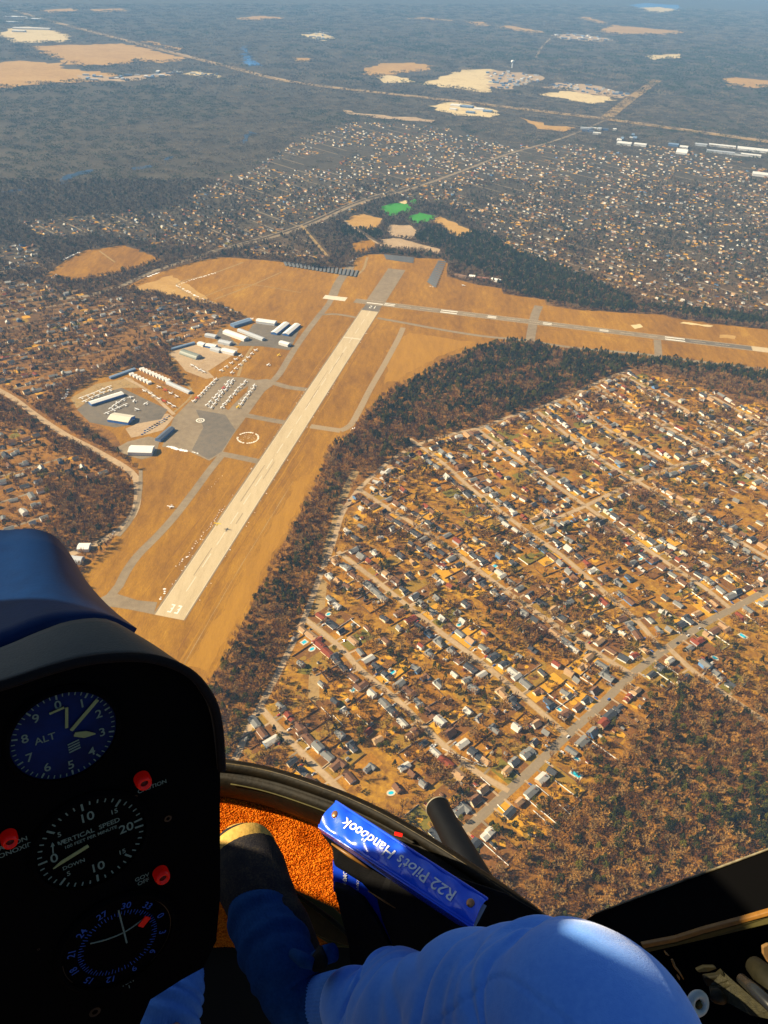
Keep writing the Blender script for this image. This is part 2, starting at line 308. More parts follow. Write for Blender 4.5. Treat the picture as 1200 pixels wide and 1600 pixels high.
TAXI = [('taxiway', [(520, 463), (512, 477), (498, 494), (478, 520), (458, 549), (436, 585), (424, 597)], 16, m_asph),
        ('taxiway', [(346, 712), (325, 738), (300, 772), (272, 808), (245, 838), (215, 868), (196, 895), (186, 915), (172, 932), (140, 950), (100, 990)], 15, m_asph),
        ('taxiway', [(430, 599), (450, 605), (480, 609)], 17, m_asph), ('taxiway', [(385, 649), (415, 655), (450, 661)], 17, m_asph), ('taxiway', [(345, 709), (375, 715), (408, 722)], 17, m_asph),
        ('taxiway', [(630, 512), (622, 530), (602, 567), (580, 605), (562, 640), (548, 664), (532, 673)], 14, m_oldc), ('taxiway', [(485, 666), (505, 669), (532, 673)], 17, m_oldc),
        ('taxiway', [(590, 497), (640, 506), (700, 517), (760, 526), (820, 532), (900, 544), (1000, 553), (1100, 566), (1200, 578), (1400, 603)], 12, m_asph),
        ('taxiway', [(842, 478), (836, 492), (832, 510), (828, 534)], 24, m_asph), ('taxiway', [(1027, 531), (1028, 543), (1029, 557)], 19, m_asph),
        ('taxiway', [(548, 416), (530, 440), (520, 462)], 26, m_asph), ('taxiway', [(498, 492), (525, 491), (556, 496)], 10, m_asph),
        ('perimeter_track', [(360, 492), (345, 484), (308, 467), (278, 448), (283, 440), (330, 428), (380, 410)], 5, m_dirt),
        ('perimeter_track', [(335, 468), (390, 447), (440, 425)], 4, m_dirt), ('perimeter_track', [(308, 467), (380, 445), (470, 457)], 3, m_dirt),
        ('perimeter_track', [(372, 537), (352, 531), (330, 537), (290, 553), (262, 575), (300, 612), (268, 648)], 5, m_dirt),
        ('perimeter_track', [(195, 590), (230, 610), (272, 648)], 8, m_road), ('perimeter_track', [(395, 541), (380, 565), (372, 588)], 7, m_dirt),
        ('perimeter_track', [(555, 432), (568, 420), (574, 402)], 8, m_dirt), ('perimeter_track', [(130, 400), (175, 405), (225, 400)], 5, m_dirt), ('perimeter_track', [(155, 392), (180, 410)], 5, m_dirt)]
for i, (nm, px, wd, mm) in enumerate(TAXI): strip(nm, px, wd, 0.12 + 0.012 * (i % 12), mm)
asp('taxiway', [(160, 938), (180, 927), (215, 938), (246, 941), (240, 960), (200, 952), (172, 948), (140, 980), (120, 975)], 0.16, m_asph)
rquad('runway', RL * 0.0, RL - 45, -RW / 2, RW / 2, 0.30, m_conc); rquad('runway', RL - 45, RL + 18, -RW / 2, RW / 2, 0.30, m_asphd); rquad('runway', RL + 18, RL + 300, -28, 26, 0.28, m_asph)
rquad('runway_shoulder', 0, RL - 30, -RW / 2 - 3, RW / 2 + 2, 0.27, m_asph)
rquad('runway', -95, XL - 0, -15, 15, 0.33, m_asph, o=xw); rquad('runway', XL, XL + 400, -14, 14, 0.32, m_conc, o=xw)
rquad('runway', XL * 0.80, XL - 2, -10, 10, 0.345, m_asphd, o=xw)
rquad('runway_pad', -185, -120, -13, 15, 0.35, m_paintd, o=xw)
# wheel tracks and mowing lines in the grass beside the runway
random.seed(31)
for t0_, s0_, s1_, wd_, mm_ in ((34, 40, 900, 2.5, 'g'), (41, -60, 620, 1.6, 'd'), (52, -90, 500, 3.5, 'g'), (60, -80, 420, 1.4, 's'), (66, -100, 330, 2.4, 'g'), (-33, 120, 1000, 1.8, 'd'), (-44, 60, 420, 2.2, 'g'), (-58, 30, 330, 1.5, 'd'), (-36, 700, 1150, 2.5, 'g'), (38, 760, 1180, 2.0, 'd')):
    p = [rw(s, t0_ + 1.6 * math.sin(s / 90 + t0_) + random.uniform(-.5, .5)) for s in range(s0_, s1_, 25)]
    ribbon('grass_track', p, [wd_ * random.uniform(.25, 1.2) for _ in p], 0.105, {'g': m_gold, 'd': m_track, 's': m_dirt}[mm_])
for a_, s0_, s1_ in ((-34, 60, XL - 60), (33, 40, XL - 100), (42, 200, XL - 300)):
    p = [xw(s, a_ + 1.5 * math.sin(s / 70)) for s in range(int(s0_), int(s1_), 25)]; ribbon('grass_track', p, [random.uniform(.5, 2.6) for _ in p], 0.106, m_track if a_ < 0 else m_gold)
for k in range(9):                                              # rubber and patched joints on the concrete
    s_ = random.uniform(60, RL - 250); t_ = random.uniform(-12, 10); rquad('runway_patch', s_, s_ + random.uniform(30, 150), t_, t_ + random.uniform(.6, 2.2), 0.325 + .002 * k, m_rub)
# painted markings
mk = MB()
def mq(o, s0, s1, t0, t1, z=0.38, mi=0): mk.add([(*o(s0, t0), z), (*o(s1, t0), z), (*o(s1, t1), z), (*o(s0, t1), z)], [(0, 1, 2, 3)] if o is xw else [(3, 2, 1, 0)], mi)
s = 60
while s < RL - 60: mq(rw, s, s + 36, -0.7, 0.7, mi=1); s += 60
mq(rw, RL - 235, RL - 230, -23, 23, mi=1); mq(rw, RL + 8, RL + 13, -23, 23)
for t in (-22, 22): mq(rw, 10, RL - 50, t - .3, t + .3, 0.37, 1)
def digit3(s, t, sc=1):                                       # the figure 3, read from the approach
    W, H, q = 6 * sc, 18 * sc, 2.0 * sc
    for a, b, c, d in ((0, q * 1.3, 0, W), (H - q * 1.3, H, 0, W), (q * 1.3, H - q * 1.3, W - q, W), (H / 2 - q * .6, H / 2 + q * .6, W * .35, W - q)): mq(rw, s + a, s + b, t + c, t + d)
digit3(10, -8.5); digit3(10, 2.5)
for a, b, c, d in ((0, 18, 1.5, 3.5),): mq(rw, RL - 26 + a, RL - 26 + b, c + 4, d + 4)
for a, b, c, d in ((0, 2.6, 0, 6), (8, 10, 0, 6), (15.4, 18, 0, 6), (0, 8, 4, 6), (10, 15.4, 0, 2)): mq(rw, RL - 8 - a, RL - 8 - b, -8 + c, -8 + d)
for s0, s1, hwid, sw in ((-10, 20, 3, 4), (XL * .155, XL * .155 + 46, 4.5, 5), (XL * .29, XL * .29 + 23, 2.5, 4), (XL * .445, XL * .445 + 23, 2.5, 4), (XL * .60, XL * .60 + 23, 2.5, 3), (XL * .775, XL * .775 + 50, 4.5, 5)):
    for sg in (-1, 1): mq(xw, s0, s1, sg * hwid, sg * (hwid + sw), mi=0)
s = 30
while s < XL - 40: mq(xw, s, s + 36, -.5, .5, mi=1); s += 60
for t in (-14.5, 14.5): mq(xw, -90, XL + 380, t - .3, t + .3, 0.37, 1)
cg = G(313, 657)
for r0, r1 in ((6.5, 9), (2, 3.5)):
    for k in range(24):
        a, b = 2 * PI * k / 24, 2 * PI * (k + 1) / 24
        mk.add([(*(cg + r * np.array([math.cos(q), math.sin(q)])), 0.38) for r, q in ((r0, a), (r1, a), (r1, b), (r0, b))], [(0, 1, 2, 3)])
link('runway_markings', mk.mesh('runway_markings', [m_paint, m_paintd]), kind='structure')

# ------------------------------------------------------------------ streets of the near neighbourhood
STREETS = {
 'the wide diagonal road': [(640, 1370), (690, 1331), (735, 1290), (810, 1222), (885, 1150), (940, 1100), (990, 1052), (1040, 1015), (1100, 975), (1175, 935), (1300, 868), (1420, 810)],
 'the lowest short street': [(408, 1106), (440, 1143), (480, 1185), (510, 1213), (545, 1250)],
 'the second street up': [(475, 966), (530, 1010), (565, 1048), (622, 1095), (665, 1138), (712, 1181), (750, 1210), (795, 1236)],
 'the third street up': [(528, 862), (600, 917), (685, 985), (765, 1045), (825, 1095), (885, 1148)],
 'the fourth street up': [(562, 765), (600, 790), (650, 821), (700, 855), (800, 930), (880, 985), (935, 1022), (988, 1054)],
 'the fifth street up': [(640, 685), (690, 722), (735, 762), (790, 805), (830, 835), (880, 870), (950, 930), (1000, 975), (1035, 1018)],
 'the sixth street up': [(745, 670), (785, 700), (840, 738), (900, 780), (960, 822), (1025, 868), (1100, 918), (1140, 950)],
 'the seventh street up': [(840, 643), (900, 690), (950, 725), (998, 753), (1050, 785), (1120, 825), (1200, 872), (1290, 920)],
 'the eighth street up': [(885, 624), (945, 668), (1000, 698), (1052, 728)],
 'the ninth street up': [(928, 602), (965, 626), (1010, 650), (1065, 680), (1120, 708), (1200, 755), (1300, 815)],
 'the tenth street up': [(968, 583), (1020, 612), (1075, 642), (1130, 672), (1200, 705), (1300, 755)],
 'the eleventh street up': [(1100, 612), (1150, 640), (1200, 665), (1300, 715)],
 'the cross street': [(835, 826), (880, 806), (920, 788), (995, 752), (1050, 730), (1125, 706), (1200, 670), (1280, 640)],
 'the forest edge street': [(560, 765), (600, 728), (648, 697), (700, 680), (750, 668), (800, 650), (850, 634), (900, 614), (935, 597), (985, 577)],
 'the side lane': [(1040, 1008), (1085, 1050), (1140, 1090), (1200, 1130)],
}
SP = {}
for i, (k, px) in enumerate(STREETS.items()):
    p = smooth_line(px, 12); SP[k] = p; wdt = 11 if 'wide' in k else 7.5
    L_ = ribbon('street', p, wdt, 0.16 + 0.012 * i, m_roadd if 'wide' in k else m_road); occ_line(p, wdt / 2 + 1)
    ribbon('street_verge', p, wdt + 2.5, 0.05 + 0.003 * i, m_dirt)
pl = smooth_line([(556, 735), (540, 768), (525, 815), (512, 860), (503, 920), (497, 980), (492, 1040), (490, 1100), (492, 1160)], 15)
ribbon('powerline_clearing', pl, 15, 0.045, m_dirt); occ_line(pl, 7)
er = smooth_line([(560, 765), (536, 800), (520, 850), (500, 900), (478, 960), (455, 1010), (425, 1070), (395, 1125), (368, 1185), (340, 1240)], 15)
ribbon('street', er, 9, 0.14, m_road); occ_line(er, 6)

sheet('back_gardens', [(562, 768), (650, 703), (750, 672), (850, 638), (985, 580), (1060, 595), (1140, 620), (1200, 632), (1500, 670), (1500, 1090), (1200, 1095), (1100, 1045), (1062, 1055), (1000, 1130), (940, 1205), (860, 1275), (780, 1345), (700, 1360), (560, 1280), (470, 1200), (400, 1130), (440, 1060), (505, 900), (538, 805)], 0.03, m_yard)
# ------------------------------------------------------------------ houses
WALLS = {'white': (0.80, 0.78, 0.72), 'cream': (0.72, 0.60, 0.40), 'grey': (0.42, 0.42, 0.42), 'tan': (0.50, 0.34, 0.17), 'blue': (0.12, 0.26, 0.50), 'brown': (0.22, 0.11, 0.05)}
ROOFS = {'grey': (0.20, 0.20, 0.19), 'charcoal': (0.055, 0.06, 0.07), 'brown': (0.17, 0.085, 0.045), 'red': (0.24, 0.055, 0.025), 'tan': (0.42, 0.26, 0.13), 'pale': (0.50, 0.48, 0.43)}
MW = {k: mat(k + '_siding', [c, tuple(x * .88 for x in c)], (0.5,), rough=0.75) for k, c in WALLS.items()}
MR = {k: mat(k + '_shingles', [c, tuple(x * .72 for x in c)], (0.4, 3), rough=0.9) for k, c in ROOFS.items()}
m_win = mat('window_glass', (0.03, 0.04, 0.06), rough=0.15, spec=0.6); m_door = mat('door_paint', (0.25, 0.08, 0.04)); m_brick = mat('chimney_brick', [(0.28, 0.11, 0.06), (0.2, 0.07, 0.04)], (3,))
WK, RK = list(WALLS), list(ROOFS)
def gable(wb, rb, x0, x1, y0, y1, h, rise, along='x', ov=0.5):
    """one gabled volume: walls into wb, the two thick roof slopes into rb"""
    if along == 'x': T = lambda x, y, z: (x, y, z)
    else: T = lambda x, y, z: (y, x, z)
    if along != 'x': x0, x1, y0, y1 = y0, y1, x0, x1
    ym = (y0 + y1) / 2
    V = [T(*p) for p in ((x0, y0, 0), (x1, y0, 0), (x1, y1, 0), (x0, y1, 0), (x0, y0, h), (x1, y0, h), (x1, y1, h), (x0, y1, h), (x0, ym, h + rise), (x1, ym, h + rise))]
    wb.add(V, [(0, 1, 5, 4), (2, 3, 7, 6), (1, 2, 6, 9, 5), (3, 0, 4, 8, 7)])
    k = rise / (ym - y0); e0, e1 = y0 - ov, y1 + ov; ze = h - ov * k + 0.03; zr = h + rise + 0.03; t = 0.22
    for (ya, za, yb, zb) in ((e0, ze, ym, zr), (e1, ze, ym, zr)):
        V = [T(*p) for p in ((x0 - ov, ya, za), (x1 + ov, ya, za), (x1 + ov, yb, zb), (x0 - ov, yb, zb), (x0 - ov, ya, za + t), (x1 + ov, ya, za + t), (x1 + ov, yb, zb + t), (x0 - ov, yb, zb + t))]
        rb.add(V, [(0, 3, 2, 1), (4, 5, 6, 7), (0, 1, 5, 4), (1, 2, 6, 5), (3, 0, 4, 7)])
TYPES = {}
for nm, spec in {'ranch': [(-8, 8, -4.2, 4.2, 3.0, 1.9, 'x')], 'cape': [(-6, 6, -4.8, 4.8, 3.2, 4.2, 'x')], 'two storey': [(-6.5, 6.5, -4.5, 4.5, 5.8, 2.3, 'x')],
                 'L shaped': [(-8.5, 5, -4, 4, 3.2, 2.0, 'x'), (1.5, 8.5, -7.5, 3.97, 3.0, 2.3, 'y')], 'split level': [(-7.5, 0.5, -4.3, 4.3, 5.2, 2, 'x'), (0.5, 8, -4.1, 4.1, 3, 1.7, 'x')]}.items():
    wb, rb = MB(), MB()
    for s_ in spec: gable(wb, rb, *s_)
    TYPES[nm] = (wb, rb, spec)
TK = list(TYPES)
_mesh_cache = {}
def tmesh(key, fn):
    if key not in _mesh_cache: _mesh_cache[key] = fn()
    return _mesh_cache[key]
winb = MB(); winb.box(-0.65, 0.65, -0.04, 0.04, 0, 1.2); M_WIN = winb.mesh('window', m_win)
dob = MB(); dob.box(-0.5, 0.5, -0.05, 0.05, 0, 2.1); M_DOOR = dob.mesh('door', m_door)
chb = MB(); chb.box(-.5, .5, -.4, .4, 0, 2.2); chb.box(-.6, .6, -.5, .5, 2.2, 2.4); M_CHIM = chb.mesh('chimney', m_brick)
HOUSES = []          # dict(p, a, type, wall, roof, where)
LAWNS = MB(); DRIVES = MB()
m_lawn = [mat('gold_lawn', [(0.46, 0.215, 0.012), (0.30, 0.130, 0.009), (0.18, 0.072, 0.008)], (0.05, 0.3)), mat('olive_lawn', [(0.20, 0.125, 0.014), (0.28, 0.16, 0.018), (0.13, 0.08, 0.012)], (0.05, 0.3)),
          mat('leafy_lawn', [(0.24, 0.095, 0.018), (0.14, 0.06, 0.014), (0.33, 0.16, 0.022)], (0.05, 0.3)), mat('bright_lawn', [(0.62, 0.33, 0.02), (0.44, 0.21, 0.012)], (0.05, 0.3)), mat('green_lawn', [(0.12, 0.105, 0.014), (0.20, 0.15, 0.018)], (0.05, 0.3))]
FENCES = []; CARS = []; SHEDS = []; POOLS = []
ORD = 'first second third fourth fifth sixth seventh eighth ninth tenth eleventh twelfth thirteenth fourteenth fifteenth sixteenth seventeenth eighteenth nineteenth twentieth'.split()
_o9 = ORD[:9]
for _t, _th in (('twenty', 'thirtieth'), ('thirty', 'fortieth'), ('forty', 'fiftieth'), ('fifty', 'sixtieth'), ('sixty', 'seventieth')): ORD += [_t + '-' + o for o in _o9] + [_th]
hits = []
def free_of_streets(p, own):
    for k, q in SP.items():
        if k == own: continue
        if np.min(np.linalg.norm(np.array(q) - p, axis=1)) < 16: return False
    return True
def base0(pts, j, t, d, cum, nn): return pts[j] + t * (d - cum[j]) + nn * 6
NOHOUSE = [[(340, 1030), (560, 690), (560, 760), (520, 850), (470, 960), (370, 1190), (300, 1200)],                       # forest strip
           [(1075, 1065), (1040, 1100), (1000, 1150), (950, 1215), (895, 1270), (860, 1330), (1400, 1500), (1400, 1130)]]
for si, (k, pts) in enumerate(SP.items()):
    pts = np.array(pts); seg = np.linalg.norm(np.diff(pts, axis=0), axis=1); cum = np.r_[0, np.cumsum(seg)]; Lt = cum[-1]
    for side in (1, -1):
        if k == 'the forest edge street' and side == 1: continue
        d = 16.0; n = 0; D = []
        while d < Lt - 10: D.append(d); d += random.uniform(17.5, 24)
        D = D[::-1]
        for d in D:
            j = min(np.searchsorted(cum, d) - 1, len(seg) - 1); t = (pts[j + 1] - pts[j]) / seg[j]; nn = np.array([-t[1], t[0]]) * side
            p = pts[j] + t * (d - cum[j]) + nn * random.uniform(17, 22)
            q = PX(p)[0:1]
            if any(inside(q, pg)[0] for pg in NOHOUSE) or not free_of_streets(p, k) or random.random() < 0.07: continue
            if any((p[0] - h[0]) ** 2 + (p[1] - h[1]) ** 2 < 15.5 ** 2 for h in hits): continue
            hits.append(p); n += 1
            a = math.atan2(t[1], t[0]) + (0 if side == 1 else PI) + random.choice((0, 0, 0, PI / 2)) + random.uniform(-.05, .05)
            ty = random.choices(TK, (5, 2, 2, 3, 2))[0]; wl = random.choices(WK, (9, 4, 2, 3, 1, 2))[0]; rf = random.choices(RK, (5, 6, 5, 1, 2, 2))[0]; sz = random.uniform(.82, 1.22)
            w1 = 'left' if side == 1 else 'right'
            ref = f"{ORD[n - 1]} house up the {w1} side of {k}" if 'street up' in k or 'lowest' in k else f"{ORD[n - 1]} house down the {w1} side of {k}"
            HOUSES.append(dict(p=p, a=a, type=ty, wall=wl, roof=rf, ref=ref, s=sz))
            # lot: lawn, drive, fence, shed, pool, car
            z = 0.07 + 0.002 * (len(hits) % 30); i = random.choices(range(5), (5, 3, 6, 2, .6))[0]; hw_ = 11.5
            dp = 20
            while dp < 74 and free_of_streets(base0(pts, j, t, d, cum, nn) + nn * dp, k): dp += 4
            dp = max(30, (dp + 10) * random.uniform(.44, .52) + 8) if dp < 74 else random.uniform(40, 62)
            base = pts[j] + t * (d - cum[j]) + nn * 6
            C = [base - t * hw_, base + t * hw_, base + t * hw_ + nn * dp, base - t * hw_ + nn * dp]
            if side == -1: C = C[::-1]
            LAWNS.add([(*c, z) for c in C], [(0, 1, 2, 3)], i)
            for _q in range(random.choice((0, 1, 2, 3))):
                c0 = base + t * random.uniform(-6, 6) + nn * random.uniform(20, max(24, dp - 6)); a_, b_ = random.uniform(2, 7), random.uniform(3, 9)
                Q = [(*(c0 + t * a_ * math.cos(u) * random.uniform(.7, 1.1) + nn * b_ * math.sin(u) * random.uniform(.7, 1.1)), z + 0.065 + .004 * _q) for u in np.linspace(0, 2 * PI, 11)[:-1]]
                if side == -1: Q = Q[::-1]
                LAWNS.add(Q, [tuple(range(10))], random.choice((0, 3, 2, 1)))
            off = random.choice((-8.5, 8.5)); b2 = base + t * off - nn * 2.5
            Q = [b2 - t * 1.5, b2 + t * 1.5, b2 + t * 1.5 + nn * 13, b2 - t * 1.5 + nn * 13]
            if side == -1: Q = Q[::-1]
            DRIVES.add([(*c, 0.21) for c in Q], [(0, 1, 2, 3)], random.choice((0, 0, 1)))
            ta = math.atan2(nn[1], nn[0])
            if random.random() < .45: CARS.append((b2 + nn * random.uniform(5, 10), ta + random.choice((0, PI)), ref))
            if random.random() < .6:
                fc = [C[1], C[2], C[3]] if side == 1 else [C[2], C[1], C[0]]
                FENCES.append((fc[0] + nn * 14, fc[1] - nn * .3, ref)); 
                if random.random() < .5: FENCES.append((fc[1] - t * .4, fc[2] + t * .4, ref))
            for _q in range(random.choice((0, 1, 1, 2))): SHEDS.append((base + t * random.uniform(-7, 7) + nn * random.uniform(24, dp - 3), ta, ref))
            if random.random() < .05: POOLS.append((base + t * random.uniform(-4, 4) + nn * random.uniform(22, 27), ta, ref))
            occ_disc(p, 7.5)
link('lawn', LAWNS.mesh('lawn', m_lawn), kind='structure'); link('driveway', DRIVES.mesh('driveway', [m_road, m_asph]), kind='structure')

# far suburbs: positions on jittered, rotated street grids
SUB_FAR = [[(270, 325), (330, 285), (400, 262), (470, 215), (560, 190), (700, 200), (800, 228), (900, 225), (1000, 245), (1200, 290), (1500, 330), (1500, 525), (1200, 495), (1030, 478), (960, 450), (880, 418), (800, 392), (745, 352), (700, 320), (600, 305), (520, 345), (440, 365), (400, 374), (320, 392), (250, 385), (180, 370), (60, 370), (30, 345)],
           [(375, 395), (470, 360), (510, 398), (500, 410), (440, 402)], [(1000, 225), (1080, 235), (1200, 262), (1200, 292), (1000, 250)]]
SUB_LEFT = [[(-150, 440), (60, 440), (150, 468), (230, 465), (300, 478), (365, 495), (335, 508), (290, 535), (240, 545), (200, 555), (140, 585), (85, 605), (60, 640), (20, 610), (-150, 560)],
            [(-150, 640), (30, 665), (90, 698), (150, 728), (170, 745), (130, 750), (100, 740), (60, 760), (90, 800), (80, 830), (40, 850), (-150, 870)], [(-100, 370), (60, 385), (60, 420), (-100, 440)]]
def grid_pts(x0, x1, y0, y1, a, dx, dy, jit):
    c, s_ = math.cos(a), math.sin(a); n = int(max(x1 - x0, y1 - y0) * 1.5 / min(dx, dy)) // 2 + 2
    I, J = np.meshgrid(np.arange(-n, n), np.arange(-n, n)); U = I.ravel() * dx; W_ = J.ravel() * dy
    U = U + RNG.normal(size=U.shape) * jit; W_ = W_ + RNG.normal(size=U.shape) * jit
    P = np.c_[c * U - s_ * W_, s_ * U + c * W_] + [(x0 + x1) / 2, (y0 + y1) / 2]
    return P[(P[:, 0] > x0) & (P[:, 0] < x1) & (P[:, 1] > y0) & (P[:, 1] < y1)]
FARH = []
def vnoise(P, s, seed):
    """cheap smooth value noise at ground points"""
    q = P / s; i = np.floor(q).astype(int); f = q - i; f = f * f * (3 - 2 * f)
    h = lambda a, b: (np.sin(a * 127.1 + b * 311.7 + seed * 74.7) * 43758.5453) % 1
    return (h(i[:, 0], i[:, 1]) * (1 - f[:, 0]) + h(i[:, 0] + 1, i[:, 1]) * f[:, 0]) * (1 - f[:, 1]) + (h(i[:, 0], i[:, 1] + 1) * (1 - f[:, 0]) + h(i[:, 0] + 1, i[:, 1] + 1) * f[:, 0]) * f[:, 1]
G1 = grid_pts(-2200, 5200, 1900, 6400, math.radians(-44), 26, 42, 5); q1 = PX(G1)
msk = np.zeros(len(G1), bool)
for pg in SUB_FAR: msk |= inside(q1, pg)
msk &= vnoise(G1, 160, 1) > 0.22; msk &= ~occ_get(G1); G1 = G1[msk]
G1 = G1[RNG.random(len(G1)) < np.clip(1.15 - np.hypot(G1[:, 0], G1[:, 1]) / 9000, .4, 1) * .95]
G2 = grid_pts(-2200, 0, 900, 3200, math.radians(38), 27, 40, 4); q2 = PX(G2); msk = np.zeros(len(G2), bool)
for pg in SUB_LEFT: msk |= inside(q2, pg)
msk &= vnoise(G2, 130, 3) > 0.3; msk &= ~occ_get(G2); G2 = G2[msk]
G3 = grid_pts(700, 1900, 500, 2200, math.radians(-47), 24, 48, 3); q3 = PX(G3)
msk = inside(q3, [(1150, 670), (1200, 660), (1500, 760), (1500, 1200), (1200, 1100), (1100, 1040), (1180, 960)]) & ~occ_get(G3)
hh = np.array(hits); msk &= np.array([np.min(np.linalg.norm(hh - p, axis=1)) > 24 for p in G3]); G3 = G3[msk]
G4 = grid_pts(-250, 1500, 500, 2000, math.radians(-47), 21, 31, 3); q4 = PX(G4)
msk = inside(q4, [(562, 768), (650, 703), (750, 672), (850, 638), (985, 580), (1200, 632), (1400, 660), (1400, 900), (1175, 935), (990, 1050), (885, 1148), (740, 1280), (560, 1230), (410, 1110), (505, 900)]) & ~occ_get(G4) & (RNG.random(len(G4)) < .5)
hh = np.array(hits + list(G3)); msk &= np.array([np.min(np.linalg.norm(hh - p, axis=1)) > 19 for p in G4]); G4 = G4[msk]
BACKL = MB()
for Gx, aa in ((G4, math.radians(-47)), (G1, math.radians(-44)), (G2, math.radians(38)), (G3, math.radians(-47))):
    for p in Gx:
        d = dict(p=p, a=aa + random.choice((0, PI / 2, PI, PI)) + random.uniform(-.15, .15), type=random.choice(TK), wall=random.choices(WK, (4, 5, 4, 4, 1, 3) if Gx is G1 else (7, 5, 3, 3, 1, 2))[0], roof=random.choices(RK, (4, 6, 6, 1, 4, 1) if Gx is G1 else (6, 5, 4, 1, 2, 3))[0], s=random.uniform(.8, 1.2) * (.85 if Gx is G4 else .82 if Gx is G1 else 1), ref=None)
        if Gx is G4: k = min(SP, key=lambda k: np.min(np.linalg.norm(np.array(SP[k]) - p, axis=1))); d['ref'] = 'set back in the gardens off ' + k; d['back'] = True
        HOUSES.append(d); occ_disc(p, 8)
        for _q in range(random.choice((0, 1, 1, 2))):
            r = random.uniform(5, 14); c0 = p + RNG.normal(size=2) * 9
            BACKL.add([(*(c0 + r * random.uniform(.5, 1.1) * np.array([math.cos(u), math.sin(u)])), 0.08 + .002 * (len(BACKL.v) % 37)) for u in np.linspace(0, 2 * PI, 8)[:-1]], [tuple(range(7))], random.choices((0, 1, 2, 3, 4), (4, 2, 2, 4, 1))[0])
link('lawn', BACKL.mesh('lawn', m_lawn), kind='structure')
# back streets of the far suburbs
for cx, a, (x0, x1, y0, y1), polys in ((0, math.radians(-44), (-2200, 5200, 1900, 6400), SUB_FAR), (0, math.radians(38), (-2200, 0, 900, 3200), SUB_LEFT)):
    c, s_ = math.cos(a), math.sin(a); mid = np.array([(x0 + x1) / 2, (y0 + y1) / 2]); rb = MB()
    for k in range(-50, 50):
        off = 84 * k + 21; run = []
        for u in np.arange(-4500, 4500, 30):
            p = mid + u * np.array([c, s_]) + off * np.array([-s_, c]); q = PX(p)[0:1]
            ok = x0 < p[0] < x1 and y0 < p[1] < y1 and any(inside(q, pg)[0] for pg in polys) and vnoise(p[None], 160, 5)[0] > .42
            if ok: run.append(p)
            if (not ok or u > 4460) and run:
                if len(run) > 3:
                    L_, R_ = ribbon_pts(run, 5.5, True); n = len(run); rb.add([(*q_, .11) for q_ in L_] + [(*q_, .11) for q_ in R_], [(i + 1, i, n + i, n + i + 1) for i in range(n - 1)]); occ_line(run, 3)
                run = []
    link('street', rb.mesh('street', m_asph), kind='structure')

# the largest 300 in the picture as things of their own, the rest as one mass
for h in HOUSES:
    q = PX(h['p'])[0]; h['vis'] = -20 < q[0] < 1220 and q[1] < 1400 and not (q[0] < 340 and q[1] > 860) and not (q[1] > 1200 + 0.5 * max(0, q[0] - 345) and q[0] < 800)
    h['d'] = np.hypot(np.hypot(*h['p']), HCAM)
HOUSES.sort(key=lambda h: (not h['vis'], h['d']))
near = [h for h in HOUSES if h['vis']][:300]; nearset = set(map(id, near)); rest = [h for h in HOUSES if id(h) not in nearset]
REFPOS = {}
for n, h in enumerate(near):
    wb, rb, spec = TYPES[h['type']]; wl, rf = h['wall'], h['roof']; ref = h['ref']
    if ref is None:
        q = PX(h['p'])[0]; ref = ('in the suburb west of the hangars' if q[0] < 400 else 'at the far right edge of the neighbourhood')
        label = f"{wl} {h['type']} house with {rf} roof {ref}"; grp = 'houses ' + ref
    else: label = f"{wl} house with {rf} roof, {ref}"; grp = 'houses of the near neighbourhood'
    if h.get('back'): label = f"{wl} {h['type']} house, {rf} roof, {ref}"
    o = thing('house', label, 'house', (*h['p'], 0.0), h['a'], grp); o.scale = (h['s'], h['s'], random.uniform(.9, 1.1))
    ww = link('wall', tmesh(('w', h['type'], wl), lambda: wb.mesh('wall', MW[wl])), o)
    rr = link('roof', tmesh(('r', h['type'], rf), lambda: rb.mesh('roof', MR[rf])), o)
    x0, x1, y0, y1, hh_, rise, al = spec[0]
    if n % 3 != 1: link('chimney', M_CHIM, rr, (x0 + 3.2, 0.9, hh_ + rise - 1.5))
    if n < 110:
        for wx in (x0 + 2.2, x0 + 5.6): link('window', M_WIN, ww, (wx, y0 - .03, 1.0))
        link('door', M_DOOR, ww, (x0 + 3.9, y0 - .03, 0.05))
def mass_houses(name, lst, label):
    mats = [MW[k] for k in WK] + [MR[k] for k in RK]; Vs, Fs, Is = [], [], []; o = 0
    for h in lst:
        c, s_ = math.cos(h['a']), math.sin(h['a']); wb, rb, _ = TYPES[h['type']]
        for b, mi in ((wb, WK.index(h['wall'])), (rb, len(WK) + RK.index(h['roof']))):
            v = np.array(b.v) * h['s']; Vs.append(np.c_[c * v[:, 0] - s_ * v[:, 1] + h['p'][0], s_ * v[:, 0] + c * v[:, 1] + h['p'][1], v[:, 2]])
            Fs += [tuple(i + o for i in f) for f in b.f]; Is += [mi] * len(b.f); o += len(v)
    link(name, mesh(name, np.vstack(Vs), Fs, mats, Is), kind='stuff', label=label, category='houses')
mass_houses('distant_houses', rest, 'distant suburban houses scattered among bare trees beyond the airfield')
print('houses', len(HOUSES), len(near))
